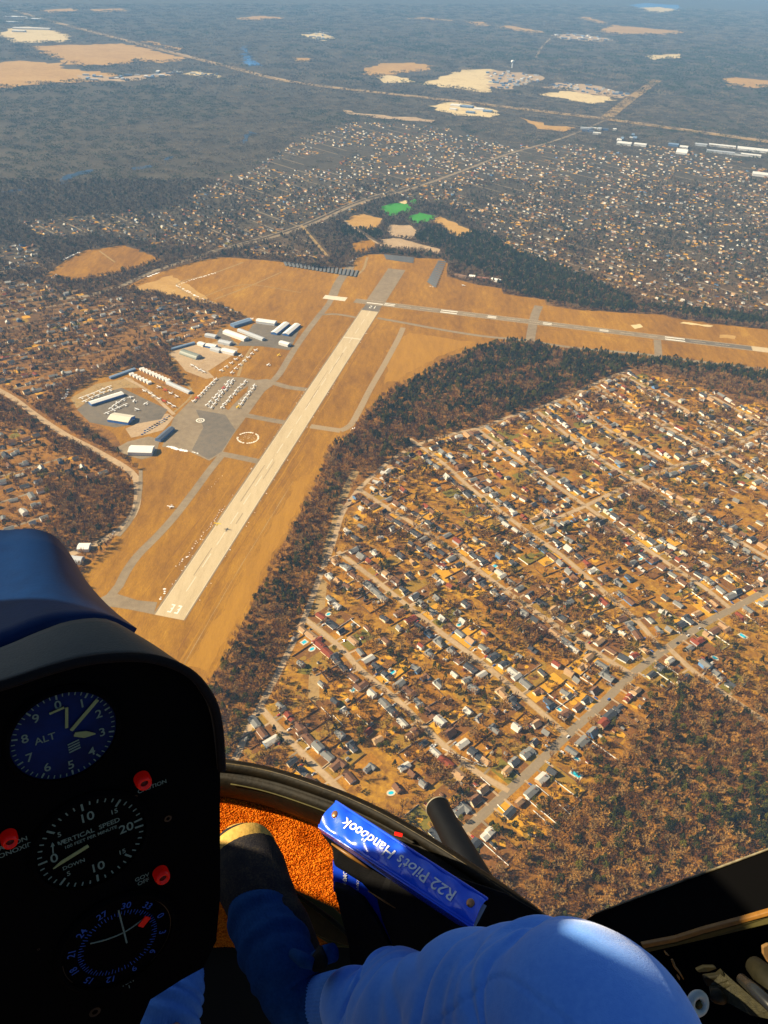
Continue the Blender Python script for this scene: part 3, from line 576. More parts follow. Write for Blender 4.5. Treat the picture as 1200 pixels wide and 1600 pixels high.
# ------------------------------------------------------------------ hangars and airport buildings
HM = {'white': ((0.82, 0.80, 0.74), (0.80, 0.79, 0.75)), 'pale grey': ((0.50, 0.52, 0.54), (0.55, 0.58, 0.60)), 'white with blue walls': ((0.82, 0.80, 0.74), (0.06, 0.16, 0.42)),
      'cream with blue walls': ((0.70, 0.64, 0.50), (0.07, 0.20, 0.60)), 'grey green': ((0.22, 0.24, 0.20), (0.62, 0.60, 0.52)), 'blue grey': ((0.20, 0.29, 0.42), (0.12, 0.20, 0.36)),
      'dark slate': ((0.09, 0.11, 0.15), (0.10, 0.18, 0.36)), 'brick red': ((0.30, 0.13, 0.08), (0.35, 0.16, 0.10)), 'brown': ((0.25, 0.15, 0.09), (0.4, 0.25, 0.15))}
HMAT = {k: (mat(k.replace(' ', '_') + '_roof_sheet', [a, tuple(x * .85 for x in a)], (0.3, 2), rough=0.45, spec=0.4), mat(k.replace(' ', '_') + '_wall_sheet', [b, tuple(x * .85 for x in b)], (0.3, 2), rough=0.6)) for k, (a, b) in HM.items()}
m_hdoor = mat('hangar_door', [(0.35, 0.36, 0.37), (0.28, 0.29, 0.30)], (1,))
def hangar(a, b, wdt, h, col, label, kind='hangar', grp=None, arch=False, rise=None):
    A_, B_ = G(*a), G(*b); L = np.linalg.norm(B_ - A_); c = (A_ + B_) / 2; an = math.atan2(*(B_ - A_)[::-1])
    o = thing(kind, label, kind.replace('_', ' '), (*c, 0.2), an, grp); wb, rb = MB(), MB(); W2 = wdt / 2; rise = rise or wdt * .14
    if arch:
        n = 10; V = []; 
        for x in (-L / 2, L / 2):
            V += [(x, -W2 * math.cos(PI * k / n), h * 1.1 * math.sin(PI * k / n)) for k in range(n + 1)]
        rb.add(V, [(k, k + 1, n + 2 + k, n + 1 + k) for k in range(n)]); wb.add([(v[0] * .99, v[1] * .98, v[2] * .98) for v in V], [tuple(range(n, -1, -1)), tuple(range(n + 1, 2 * n + 2))])
    else: gable(wb, rb, -L / 2, L / 2, -W2, W2, h, rise, 'x', 0.3)
    ww = link('wall', wb.mesh('wall', HMAT[col][1]), o); link('roof', rb.mesh('roof', HMAT[col][0]), o)
    db = MB(); db.box(-min(5, W2 * .6), min(5, W2 * .6), -.05, .05, 0, h * .8)
    link('door', db.mesh('door', m_hdoor), ww, (L / 2 + .06, 0, 0.02), PI / 2)
    for t_ in np.linspace(0, 1, 6): occ_disc(A_ + (B_ - A_) * t_, W2 + 2)
    return o
for a in [((363, 511), (391, 502), 18, 6, 'blue grey', 'blue grey metal hangar at the back left of the upper hangar yard'),
          ((402, 503), (431, 507), 20, 6, 'white', 'broad white hangar at the back right of the upper hangar yard'),
          ((428, 523), (448, 507), 17, 5, 'white with blue walls', 'long white roofed hangar, left one of the pair beside the taxiway'),
          ((446, 525), (465, 509), 17, 5, 'white with blue walls', 'long white roofed hangar, right one of the pair beside the taxiway'),
          ((352, 520), (385, 532), 18, 6, 'white', 'bright white long hangar in front of the blue grey one'),
          ((373, 517), (412, 532), 11, 5, 'pale grey', 'narrow pale grey hangar row beside the bright white long hangar'),
          ((322, 525), (338, 528), 15, 5, 'pale grey', 'small pale grey hangar at the edge of the brown trees'),
          ((343, 535), (361, 539), 15, 5, 'pale grey', 'square pale grey hangar below the long white hangar'),
          ((311, 538), (320, 541), 14, 5, 'white', 'small white hangar at the left of the cluster of four'),
          ((323, 541), (338, 544), 16, 5, 'white with blue walls', 'white roofed hangar with blue front in the middle of the cluster'),
          ((331, 546), (345, 550), 16, 5, 'pale grey', 'pale grey hangar in front of the blue fronted one'),
          ((348, 549), (368, 554), 17, 6, 'white', 'white square hangar closest to the grass parking rows'),
          ((438, 537), (452, 541), 14, 6, 'white', 'small white hangar by itself next to the taxiway'),
          ((268, 547), (304, 537), 7, 4, 'blue grey', 'long narrow blue grey shed behind the arched hangar'),
          ((172, 592), (211, 578), 8, 4, 'blue grey', 'long blue grey shed along the trees above the lower yard'),
          ((262, 599), (297, 615), 10, 4, 'pale grey', 'long pale grey hangar block at the end of the white unit row'),
          ((141, 633), (192, 617), 15, 5, 'white with blue walls', 'very long white roofed hangar in the lower yard'),
          ((174, 654), (206, 659), 30, 6, 'cream with blue walls', 'wide cream roofed hangar with bright blue front'),
          ((247, 690), (269, 671), 13, 5, 'dark slate', 'dark slate terminal building beside the apron'),
          ((203, 706), (240, 707), 26, 7, 'white', 'large white roofed hangar nearest the curving road'),
          ((123, 858), (141, 858), 16, 6, 'white', 'white hangar at the lower left, upper one of two'),
          ((711, 431), (728, 434), 14, 5, 'brown', 'brown flat building behind the far dark apron'),
          ((746, 436), (763, 438), 13, 6, 'brick red', 'brick red building in the middle of the far row'),
          ((733, 434), (742, 435), 16, 7, 'white', 'white block in the far row between brown buildings'),
          ((768, 438), (782, 441), 15, 6, 'white', 'long white building at the right end of the far row'),
          ((1057, 238), (1074, 240), 70, 8, 'white', 'big white roofed warehouse south of the highway')]:
    hangar(*a)
hangar((285, 551), (311, 560), 22, 8, 'grey green', 'grey green arched hangar at the corner of the upper yard', arch=True)
hangar((111, 876), (130, 878), 17, 8, 'pale grey', 'arched pale hangar at the lower left, lower one of two', arch=True)
for k in range(9):
    a = np.array([219, 579]) + (np.array([259, 597]) - [219, 579]) * (k / 8); hangar(tuple(a), (a[0] + 6.5, a[1] - 1.6), 9, 4, 'white', f'white hangar unit, {ORD[k]} from the upper left in the long diagonal row', 'hangar_unit', 'row of white hangar units')
for k in range(6):
    a = np.array([203, 587]) + (np.array([230, 600]) - [203, 587]) * (k / 5); hangar(tuple(a), (a[0] + 6, a[1] - 1.5), 9, 4, 'white', f'white hangar unit, {ORD[k]} from the upper left in the short diagonal row', 'hangar_unit', 'short row of white hangar units')
# solar field: long tilted rows of panels
m_solar = mat('solar_glass', [(0.10, 0.105, 0.11), (0.135, 0.135, 0.135)], (0.05,), rough=0.6, spec=0.12); m_steel = mat('galvanised_steel', (0.4, 0.4, 0.4), rough=0.5)
def solar(a, b, wdt, lb, grp):
    A_, B_ = (G(*a), G(*b)) if not isinstance(a, np.ndarray) else (a, b); L = np.linalg.norm(B_ - A_); o = thing('solar_panel_row', lb, 'solar panels', (*((A_ + B_) / 2), .1), math.atan2(*(B_ - A_)[::-1]), grp)
    b1 = MB(); W2 = wdt / 2; b1.add([(-L / 2, -W2, .9), (L / 2, -W2, .9), (L / 2, W2, 2.6), (-L / 2, W2, 2.6), (-L / 2, -W2, .8), (L / 2, -W2, .8), (L / 2, W2, 2.5), (-L / 2, W2, 2.5)], [(0, 1, 2, 3), (7, 6, 5, 4), (0, 4, 5, 1), (1, 5, 6, 2), (2, 6, 7, 3), (3, 7, 4, 0)])
    link('panel', b1.mesh('panel', m_solar), o); b2 = MB()
    for x in np.linspace(-L / 2 + 1, L / 2 - 1, 5): b2.box(x - .1, x + .1, -.1, .1, -.1, 1.6)
    link('post', b2.mesh('post', m_steel), o)
def lerp(a, b, t): return (a[0] + (b[0] - a[0]) * t, a[1] + (b[1] - a[1]) * t)
for k in range(19):
    t = k / 18; a = lerp((444, 409), (558, 423), t); b = lerp((448, 416), (554, 433), t); solar(a, b, 7.5, f'slanted row of dark solar panels, {ORD[k]} from the left in the strip by the woods', 'solar panel rows of the left strip')
for k in range(13):
    t = k / 12; solar(lerp((684, 409), (668, 440), t), lerp((697, 410), (681, 449), t), 7.5, f'dark blue solar panel row, {ORD[k]} from the top of the L shaped array', 'solar panel rows of the L shaped array')
for k in range(4):
    t = k / 3; solar(lerp((600, 399), (603, 405), t), lerp((647, 404), (646, 411), t), 6, f'long dark solar panel row, {ORD[k]} from the woods at the head of the array', 'long solar panel rows')
# ------------------------------------------------------------------ aeroplanes
m_awhite = mat('white_aircraft_paint', (0.82, 0.82, 0.80), rough=0.35, spec=0.5); m_ared = mat('red_aircraft_paint', (0.55, 0.04, 0.03), rough=0.35); m_ayel = mat('yellow_aircraft_paint', (0.80, 0.52, 0.02), rough=0.35)
def plane_parts(mc):
    f = MB(); f.tube([(3.9, 0, 1.2), (3.5, 0, 1.2), (2.2, 0, 1.25), (0.6, 0, 1.4), (-1.2, 0, 1.35), (-3.9, 0, 1.35)], [.15, .45, .62, .68, .5, .14], 8)
    f.add([(1.5, -.5, 1.7), (1.5, .5, 1.7), (-.6, .45, 1.75), (-.6, -.45, 1.75), (.8, -.4, 2.15), (.8, .4, 2.15), (-.4, .35, 2.15), (-.4, -.35, 2.15)], [(4, 5, 6, 7), (0, 1, 5, 4), (1, 2, 6, 5), (2, 3, 7, 6), (3, 0, 4, 7)], 1)
    wg = MB(); wg.add([(1.5, -.4, 2.18), (1.5, .4, 2.18), (1.1, 5.4, 2.35), (-.1, 5.4, 2.35), (-.2, .4, 2.18), (-.2, -.4, 2.18), (-.1, -5.4, 2.35), (1.1, -5.4, 2.35)], [(0, 1, 2, 3, 4, 5, 6, 7)]); wg.add([(v[0], v[1], v[2] - .16) for v in wg.v], [tuple(range(7, -1, -1))])
    wg.f += [(i, i + 8, (i + 1) % 8 + 8, (i + 1) % 8) for i in range(8)]; wg.i += [0] * 8
    tl = MB(); tl.box(-4.0, -3.1, -1.8, 1.8, 1.4, 1.5); tl.add([(-3.0, -.06, 1.45), (-4.1, -.06, 1.45), (-4.3, -.06, 2.9), (-3.8, -.06, 2.9), (-3.0, .06, 1.45), (-4.1, .06, 1.45), (-4.3, .06, 2.9), (-3.8, .06, 2.9)], [(0, 1, 2, 3), (7, 6, 5, 4), (0, 3, 7, 4), (3, 2, 6, 7), (1, 5, 6, 2)])
    g = MB()
    for x, y in ((2.7, 0), (0, 1.2), (0, -1.2)): g.tube([(x, y, 1.0), (x, y * 1.15, .3)], .07, 5); g.tube([(x, y * 1.15 - .1, .28), (x, y * 1.15 + .1, .28)], .28, 8)
    g.box(3.92, 3.97, -.08, .08, .3, 2.1)
    return f, wg, tl, g
PMESH = {}
for cn, mc in (('white', m_awhite), ('red', m_ared), ('yellow', m_ayel)):
    b = MB()
    for k, pb in enumerate(plane_parts(mc)): b.v, o0 = b.v, len(b.v); b.v += pb.v; b.f += [tuple(i + o0 for i in f) for f in pb.f]; b.i += [(2 if k == 3 else i) for i in pb.i]
    PMESH[cn] = b.mesh('aeroplane', [mc, m_win, mat('tyre_rubber', (0.03, 0.03, 0.03))])
def plane(p, an, label, grp, cn='white', sc=1.3):
    o = link('aeroplane', PMESH[cn], None, (*p, .25), an, label=label, category='aeroplane', group=grp); o.scale = (sc,) * 3; return o
ROWS = [((303, 628), (337, 594), 9, 'the row along the upper apron edge', 'parked along the upper apron edge', {1: 'red'}),
        ((324, 634), (358, 597), 8, 'the left half of the double row', 'parked in the double row', {5: 'red'}), ((331, 637), (364, 595), 9, 'the right half of the double row', 'parked in the double row', {}),
        ((347, 638), (383, 597), 9, 'the row left of the grass wedge', 'parked left of the grass wedge', {}), ((372, 637), (398, 604), 8, 'the row right of the grass wedge', 'parked right of the grass wedge', {0: 'yellow'}),
        ((346, 580), (376, 557), 5, 'the left grass parking row', 'parked on the grass rows', {}), ((362, 583), (400, 548), 7, 'the right grass parking row', 'parked on the grass rows', {}),
        ((300, 572), (318, 582), 4, 'the short row by the sandy track', 'parked by the sandy track', {}), ((172, 639), (192, 626), 4, 'the line beside the very long hangar', 'beside the very long hangar', {}),
        ((168, 646), (196, 634), 4, 'the lower line beside the very long hangar', 'beside the very long hangar', {}), ((226, 612), (272, 636), 7, 'the line under the short unit row', 'on the sandy hangar yard', {4: 'red'}),
        ((128, 623), (170, 606), 6, 'the upper left line on the sand', 'on the sandy corner', {}), ((132, 628), (172, 611), 5, 'the second upper left line on the sand', 'on the sandy corner', {}),
        ((248, 606), (276, 620), 4, 'the line above the long pale block', 'on the sandy hangar yard', {1: 'red'}), ((420, 571), (436, 556), 2, 'the pair on the grass near the taxiway', 'on the grass near the taxiway', {1: 'yellow'})]
for a, b, n, lb, gp, sp in ROWS:
    A_, B_ = G(*a), G(*b); d = (B_ - A_) / np.linalg.norm(B_ - A_); an = math.atan2(d[1], d[0]) + PI / 2
    for k in range(n):
        cn = sp.get(k, 'white'); plane(A_ + (B_ - A_) * (k / max(1, n - 1)) + RNG.normal(size=2) * .8, an + random.choice((0, 0, PI)) + random.uniform(-.15, .15), f'{cn} aeroplane, {ORD[k]} from the lower end of {lb}', 'aeroplanes ' + gp, cn)
for (x, y, lb) in ((204, 622, 'nearest the end of the very long hangar'), (210, 628, 'in the middle of the dark hangar yard'), (228, 632, 'at the right side of the dark hangar yard'), (214, 641, 'lowest on the dark hangar yard'), (724, 447, 'alone on the far dark apron'), (206, 657, 'by the blue fronted hangar')):
    plane(G(x, y), random.uniform(0, 6), 'white aeroplane ' + lb, None)
def big_plane(p, z, an, label, cn, bank=0):
    mc = {'white': m_awhite, 'yellow': m_ayel}[cn]; o = thing('aeroplane', label, 'aeroplane', (*p, z), (bank, 0, an)); o.scale = (1.25,) * 3
    for nm, b in zip(('fuselage', 'wing', 'tailplane', 'landing_gear'), plane_parts(mc)): link(nm, b.mesh(nm, [mc, m_win] if nm == 'fuselage' else (m_steel if nm == 'landing_gear' else mc)), o)
ra = math.atan2(ru[1], ru[0])
big_plane(G(348, 827) + np.array([-8, 0]), 9, ra, 'yellow aeroplane flying low over the middle of the runway', 'yellow'); big_plane(G(267, 793), 0.3, ra + PI, 'white aeroplane taxiing alone towards the runway end', 'white')
# stone circle, snow banks, beacons, cars of the car park
sb = MB(); random.seed(5)
def blob(b, c, r, h, mi=0, n=7):
    V = [(c[0] + r * random.uniform(.7, 1.3) * math.cos(2 * PI * k / n), c[1] + r * random.uniform(.5, 1.2) * math.sin(2 * PI * k / n), .05) for k in range(n)] + [(c[0], c[1], h)]
    b.add(V, [(k, (k + 1) % n, n) for k in range(n)], mi)
for a, b, n, r in (((248, 938), (262, 915), 5, 2.0), ((275, 885), (300, 862), 9, 1.5), ((300, 858), (352, 790), 30, 1.1), ((322, 768), (350, 740), 6, .8), ((276, 446), (300, 437), 14, 2), ((300, 437), (338, 426), 14, 3), ((276, 446), (312, 465), 14, 4), ((312, 465), (372, 488), 22, 3),
                   ((262, 697), (292, 705), 22, 4.5), ((300, 706), (310, 709), 6, 3), ((100, 405), (124, 394), 10, 5), ((80, 435), (88, 428), 4, 5), ((232, 432), (250, 425), 6, 5), ((608, 403), (640, 410), 0, 1), ((101, 622), (108, 608), 9, 4), ((388, 497), (412, 500), 10, 3), ((544, 412), (556, 402), 9, 3), ((670, 447), (682, 449), 5, 2), ((176, 836), (180, 828), 4, 3), ((548, 672), (556, 668), 5, 1.6), ((430, 740), (434, 736), 2, 2)):
    for k in range(n): c = G(*lerp(a, b, (k + random.random() * .7) / n)); blob(sb, c + RNG.normal(size=2) * 1.2, r * random.uniform(.5, 1.2), random.uniform(.3, .9))
for _ in range(70):
    s_ = random.uniform(20, RL - 60); sd = random.choice((-27, 27)); blob(sb, rw(s_, sd + random.uniform(-2, 2)), random.uniform(.5, 1.3), .35)
link('snow', sb.mesh('snow', m_snow), kind='stuff', label='white snow remains along the runway and field edges', category='snow')
cb_ = MB(); cc = G(387.5, 684)
for k in range(30):
    if k not in (5, 13, 14, 22): a = 2 * PI * k / 30; c = cc + 21 * np.array([math.cos(a), math.sin(a)]); blob(cb_, c, 2.3, .4); 
for k in range(16): c = cc + random.uniform(2, 16) * np.array([math.cos(k), math.sin(k)]); blob(cb_, c, .8, .3)
link('stone_circle', cb_.mesh('stone_circle', m_paint), label='ring of white stones on the grass beside the runway', category='marker')
# ------------------------------------------------------------------ trees
m_bark = mat('bark', [(0.16, 0.09, 0.05), (0.24, 0.15, 0.09)], (0.5,))
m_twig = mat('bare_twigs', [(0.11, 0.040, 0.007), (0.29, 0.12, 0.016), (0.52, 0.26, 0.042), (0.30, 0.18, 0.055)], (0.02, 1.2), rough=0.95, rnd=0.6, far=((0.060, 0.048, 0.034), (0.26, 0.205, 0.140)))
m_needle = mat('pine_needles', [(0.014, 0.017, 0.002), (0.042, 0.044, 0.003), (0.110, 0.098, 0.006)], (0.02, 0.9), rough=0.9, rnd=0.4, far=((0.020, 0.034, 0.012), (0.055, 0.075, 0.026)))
def rdir(zmin=-1):
    while True:
        v = Vector((random.gauss(0, 1), random.gauss(0, 1), random.gauss(0, 1)))
        if v.length > .01 and v.normalized().z > zmin: return v.normalized()
def bare_tree(H, R, n, wdt, seed):
    """trunk with limbs; crown of thin forking twigs, mostly gaps"""
    random.seed(seed); tb, cb = MB(), MB(); th = H * random.uniform(.22, .32)
    tb.tube([(0, 0, 0), (random.uniform(-.2, .2), random.uniform(-.2, .2), th), (random.uniform(-.4, .4), random.uniform(-.4, .4), H * .8)], [H * .022, H * .017, H * .006], 5)
    limbs = []
    for k in range(8):
        z0 = th * random.uniform(.8, 1.5); a = 2 * PI * k / 8 + random.uniform(-.3, .3); z1 = H * random.uniform(.5, .92); r = R * random.uniform(.45, .9) * math.sqrt(max(.1, 1 - ((z1 / H - .6) / .45) ** 2))
        p0, p1 = Vector((0, 0, z0)), Vector((r * math.cos(a), r * math.sin(a), z1)); pm = (p0 + p1) / 2 + Vector((math.cos(a), math.sin(a), -.3)) * R * .12
        tb.tube([p0, pm, p1], [H * .011, H * .008, H * .003], 4, cap=False); limbs += [(p0, pm), (pm, p1), (pm, p1)]
    for k in range(n):
        a, b = random.choice(limbs); s0 = a.lerp(b, random.random()); d = (rdir(-.2) + (s0 - Vector((0, 0, H * .35))).normalized() * .8).normalized()
        L = R * random.uniform(.25, .6); e = s0 + d * L; sd = d.orthogonal().normalized(); sd.rotate(Matrix.Rotation(random.uniform(0, 2 * PI), 3, d))
        ww = wdt * random.uniform(.6, 1.4); mid = s0.lerp(e, .55) + sd * L * random.uniform(.02, .2)
        cb.add([s0 - sd * ww * .4, s0 + sd * ww * .4, mid + sd * ww, mid - sd * ww, e], [(0, 1, 2, 3), (3, 2, 4)])
    return tb, cb
def pine_tree(H, R, n, q, seed, round_=False):
    """trunk with whorled branches of needle clumps, ragged outline"""
    random.seed(seed); tb, cb = MB(), MB()
    tb.tube([(0, 0, 0), (random.uniform(-.2, .2), .1, H * .5), (0, 0, H * .95)], [H * .02, H * .015, H * .004], 5)
    for k in range(n):
        t = random.random() ** .8; z = H * (.3 + .7 * t) if not round_ else H * (.4 + .58 * t)
        rr = R * (1.02 - t) ** .75 if not round_ else R * math.sqrt(max(.05, 1 - (2 * t - 1) ** 2))
        a = random.uniform(0, 2 * PI); r = rr * math.sqrt(random.uniform(.15, 1.15)); c = Vector((r * math.cos(a), r * math.sin(a), z - .25 * r + random.uniform(-.3, .3)))
        s_ = q * random.uniform(.6, 1.4); u = rdir(); v = u.orthogonal().normalized(); w_ = u.cross(v)
        cb.add([c + v * s_, c + w_ * s_ * .8, c - v * s_ * .9, c - w_ * s_ * .7, c + u * s_ * .7], [(0, 1, 4), (1, 2, 4), (2, 3, 4), (3, 0, 4)])
    return tb, cb
def one(name, tb, cb, mt, mc):
    b = MB(); b.add(tb.v, tb.f, 0); b.add(cb.v, cb.f, 1); return b.mesh(name, [mt, mc])
bare = [bare_tree(H, R, 170, .20, 40 + i) for i, (H, R) in enumerate(((12, 4.6), (14, 5.2), (10, 4.2), (13, 4.4)))]
pines = [pine_tree(H, R, 150, .75, 60 + i, rd) for i, (H, R, rd) in enumerate(((15, 3.6, False), (12, 3.2, False), (14, 4.2, True), (11, 3.6, True)))]
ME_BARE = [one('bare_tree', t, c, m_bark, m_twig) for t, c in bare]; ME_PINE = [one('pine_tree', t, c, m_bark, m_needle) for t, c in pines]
def patch(seed, n, size, kind):
    """a piece of far woodland, a few pixels across: many small ragged crowns"""
    random.seed(seed); b = MB()
    for _ in range(n):
        x, y = random.uniform(-size / 2, size / 2), random.uniform(-size / 2, size / 2); H = random.uniform(9, 15); R = random.uniform(3.5, 5.5)
        for k in range(11):
            u = rdir(-.3); c = Vector((x, y, H * .65)) + Vector((u.x * R, u.y * R, u.z * H * .32)) * random.uniform(.5, 1); s_ = random.uniform(1.0, 2.0) if kind else random.uniform(.9, 2.0)
            q = rdir(); v = q.orthogonal().normalized(); w_ = q.cross(v)
            b.add([c + v * s_, c + w_ * s_ * .6, c - v * s_, c - w_ * s_ * .6], [(0, 1, 2, 3)])
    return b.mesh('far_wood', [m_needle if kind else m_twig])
def scatter(name, protos, P, idx, rot, scale, label, cat, z=None):
    """one mass of plants, nobody could count: points that carry copies of a few source plants"""
    pc = bpy.data.collections.new(name + '_sources')
    for i, me in enumerate(protos): pc.objects.link(bpy.data.objects.new('%s_source_%d' % (name, i), me))
    me = bpy.data.meshes.new(name); n = len(P); me.vertices.add(n); co = np.zeros((n, 3)); co[:, :2] = P
    if z is not None: co[:, 2] = z
    me.vertices.foreach_set('co', co.ravel()); me.update()
    for nm, dt, arr in (('pick', 'INT', idx.astype(np.int32)), ('turn', 'FLOAT_VECTOR', np.c_[np.zeros(n), np.zeros(n), rot].astype(np.float32).ravel()), ('grow', 'FLOAT', scale.astype(np.float32))):
        at = me.attributes.new(nm, dt, 'POINT'); at.data.foreach_set('vector' if dt == 'FLOAT_VECTOR' else 'value', arr)
    for mm in {m.name: m for p in protos for m in p.materials}.values(): me.materials.append(mm)
    o = link(name, me, kind='stuff', label=label, category=cat)
    g = bpy.data.node_groups.new(name, 'GeometryNodeTree'); g.interface.new_socket('Geometry', in_out='INPUT', socket_type='NodeSocketGeometry'); g.interface.new_socket('Geometry', in_out='OUTPUT', socket_type='NodeSocketGeometry')
    gi, go = g.nodes.new('NodeGroupInput'), g.nodes.new('NodeGroupOutput'); ip = g.nodes.new('GeometryNodeInstanceOnPoints'); ci = g.nodes.new('GeometryNodeCollectionInfo')
    ci.inputs['Collection'].default_value = pc; ci.inputs['Separate Children'].default_value = True; ci.inputs['Reset Children'].default_value = True; ip.inputs['Pick Instance'].default_value = True
    def attr(nm, dt): a = g.nodes.new('GeometryNodeInputNamedAttribute'); a.data_type = dt; a.inputs['Name'].default_value = nm; return a.outputs['Attribute']
    g.links.new(gi.outputs[0], ip.inputs['Points']); g.links.new(ci.outputs[0], ip.inputs['Instance']); g.links.new(attr('pick', 'INT'), ip.inputs['Instance Index'])
    g.links.new(attr('turn', 'FLOAT_VECTOR'), ip.inputs['Rotation']); g.links.new(attr('grow', 'FLOAT'), ip.inputs['Scale']); g.links.new(ip.outputs[0], go.inputs[0])
    o.modifiers.new('scatter', 'NODES').node_group = g; return o

OPEN = [AIRFIELD] + [f[1] for f in FIELDS] + [[(372, 498), (396, 495), (470, 500), (470, 520), (440, 560), (390, 600), (340, 600), (262, 560), (262, 548)], [(100, 640), (105, 615), (150, 592), (200, 575), (300, 612), (262, 650), (250, 715), (200, 722)]]
PINEP = [[(655, 590), (700, 562), (750, 543), (800, 532), (840, 535), (873, 548), (878, 560), (850, 568), (770, 590), (720, 610), (640, 640), (600, 650), (610, 620)],
         [(560, 672), (590, 640), (620, 612), (660, 640), (655, 690), (620, 712), (590, 722), (555, 712), (520, 700)],
         [(590, 625), (640, 640), (720, 615), (820, 585), (880, 575), (940, 575), (960, 585), (900, 608), (830, 636), (750, 662), (680, 682), (640, 690)],
         [(880, 555), (905, 548), (1000, 558), (1010, 572), (960, 585), (900, 590), (872, 575)], [(1000, 558), (1100, 570), (1200, 583), (1450, 620), (1450, 635), (1200, 598), (1100, 582), (1005, 572)],
         [(695, 405), (700, 372), (735, 362), (770, 370), (850, 405), (930, 440), (985, 470), (1000, 488), (930, 484), (856, 472), (790, 456), (785, 445), (755, 425), (720, 415)],
         [(985, 480), (1100, 500), (1200, 512), (1400, 540), (1400, 530), (1200, 500), (1060, 478)],
         [(588, 400), (600, 390), (640, 400), (690, 402), (690, 408), (640, 405)], [(645, 370), (670, 356), (700, 362), (706, 378), (690, 390), (655, 380)], [(530, 352), (548, 358), (590, 360), (600, 372), (570, 375), (535, 370)],
         [(-200, 130), (100, 135), (250, 132), (330, 150), (380, 175), (330, 190), (250, 185), (180, 200), (90, 215), (0, 230), (-200, 250)], [(0, 230), (80, 215), (110, 250), (60, 280), (0, 270)],
         [(470, 170), (530, 176), (640, 190), (760, 205), (740, 215), (600, 205), (480, 195), (440, 180)], [(950, 90), (1200, 80), (1400, 90), (1400, 190), (1200, 170), (1050, 150), (980, 120)], [(550, 60), (800, 85), (950, 90), (800, 98), (650, 85)],
         [(835, 838), (860, 812), (900, 820), (910, 845), (880, 862), (845, 858)], [(1040, 1048), (1060, 1060), (1075, 1120), (1140, 1100), (1180, 1200), (1230, 1300), (1250, 1000)], [(1150, 1200), (1200, 1150), (1300, 1150), (1300, 1400), (1180, 1320)],
         [(195, 660), (165, 672), (150, 690), (200, 700)]]
SUBP = [[(560, 765), (650, 700), (750, 668), (850, 634), (985, 575), (1060, 590), (1140, 615), (1200, 625), (1500, 660), (1500, 1100), (1200, 1100), (1100, 1050), (1070, 1060), (1000, 1140), (940, 1220), (860, 1290), (780, 1360), (620, 1380), (350, 1230), (430, 1060), (500, 900), (536, 800)]] + SUB_FAR + SUB_LEFT
def anyin(q, polys):
    r = np.zeros(len(q), bool)
    for p in polys: r |= inside(q, p)
    return r
def frustum(P, q, my=1760): return (q[:, 0] > -160) & (q[:, 0] < 1360) & (q[:, 1] < my)
# near trees, one by one
P = grid_pts(-2000, 3000, 60, 4100, .3, 6.4, 6.4, 1.9); q = PX(P); D = np.hypot(P[:, 0], P[:, 1])
keep = frustum(P, q) & (P[:, 1] > 60) & (q[:, 1] > 282) & ~occ_get(P); P, q = P[keep], q[keep]; D = np.hypot(P[:, 0], P[:, 1])
openm = anyin(q, OPEN); sub = anyin(q, SUBP) & ~anyin(q, [NOHOUSE[1]]); pine = anyin(q, PINEP)
n1, n2, n3 = vnoise(P, 55, 2), vnoise(P, 22, 8), vnoise(P, 110, 4); rr = RNG.random(len(P))
dens = np.where(sub, np.clip((n1 * .65 + n3 * .5 - .20) * .90, .08, .85), 0.86) * np.clip(1.25 - D / 4200, .35, 1.0)
keep = (rr < dens) & ~openm; P, q, D, sub, pine, n2, n3 = P[keep], q[keep], D[keep], sub[keep], pine[keep], n2[keep], n3[keep]
strip_ = inside(q, NOHOUSE[0]); br = anyin(q, [NOHOUSE[1]])
pinez = anyin(q, [PINEP[i] for i in (0, 1, 2)]); lowp = inside(q, PINEP[-3])
pp = np.where(lowp, .04 + .28 * (n2 > .62), np.where(pinez, np.where(n3 * .55 + n2 * .45 > .45, .85, .15), np.where(pine, .85, np.where(strip_, .42 * (n2 > .58) + .08, np.where(br, .16 + .3 * (n2 > .72), np.where(sub, np.where(n2 > .66, .50, .08), .10))))))
ispine = RNG.random(len(P)) < pp
print('near trees', len(P), ispine.sum())
rotv = RNG.random(len(P)) * 2 * PI; scl = np.clip(RNG.normal(1.0, .2, len(P)), .5, 1.5) * np.where(ispine & sub, .9, 1)
pick = RNG.integers(0, 4, len(P))
visT = (q[:, 0] > 0) & (q[:, 0] < 1200) & (q[:, 1] < 1415) & ~((q[:, 0] < 345) & (q[:, 1] > 950)) & ~((q[:, 1] > 1190 + .48 * np.maximum(0, q[:, 0] - 345)) & (q[:, 0] < 830)) & ~((q[:, 0] > 940) & (q[:, 1] > 1415 - (q[:, 0] - 940) * .29))
order = np.argsort(D + np.where(visT, 0, 1e6)); single = set()
_rh = [h for h in near if h['ref'] and not h.get('back')]; RH = np.array([h['p'] for h in _rh]); RREF = [h['ref'] for h in _rh]
def where_is(i):
    x, y = q[i]
    if br[i]: return 'in the brown woods below the diagonal road'
    if strip_[i]: return 'in the forest strip beside the runway'
    d_ = np.hypot(RH[:, 0] - P[i, 0], RH[:, 1] - P[i, 1]); j = int(np.argmin(d_))
    return ('near the ' + RREF[j]) if d_[j] < 60 else 'among the houses and lawns of the near neighbourhood'
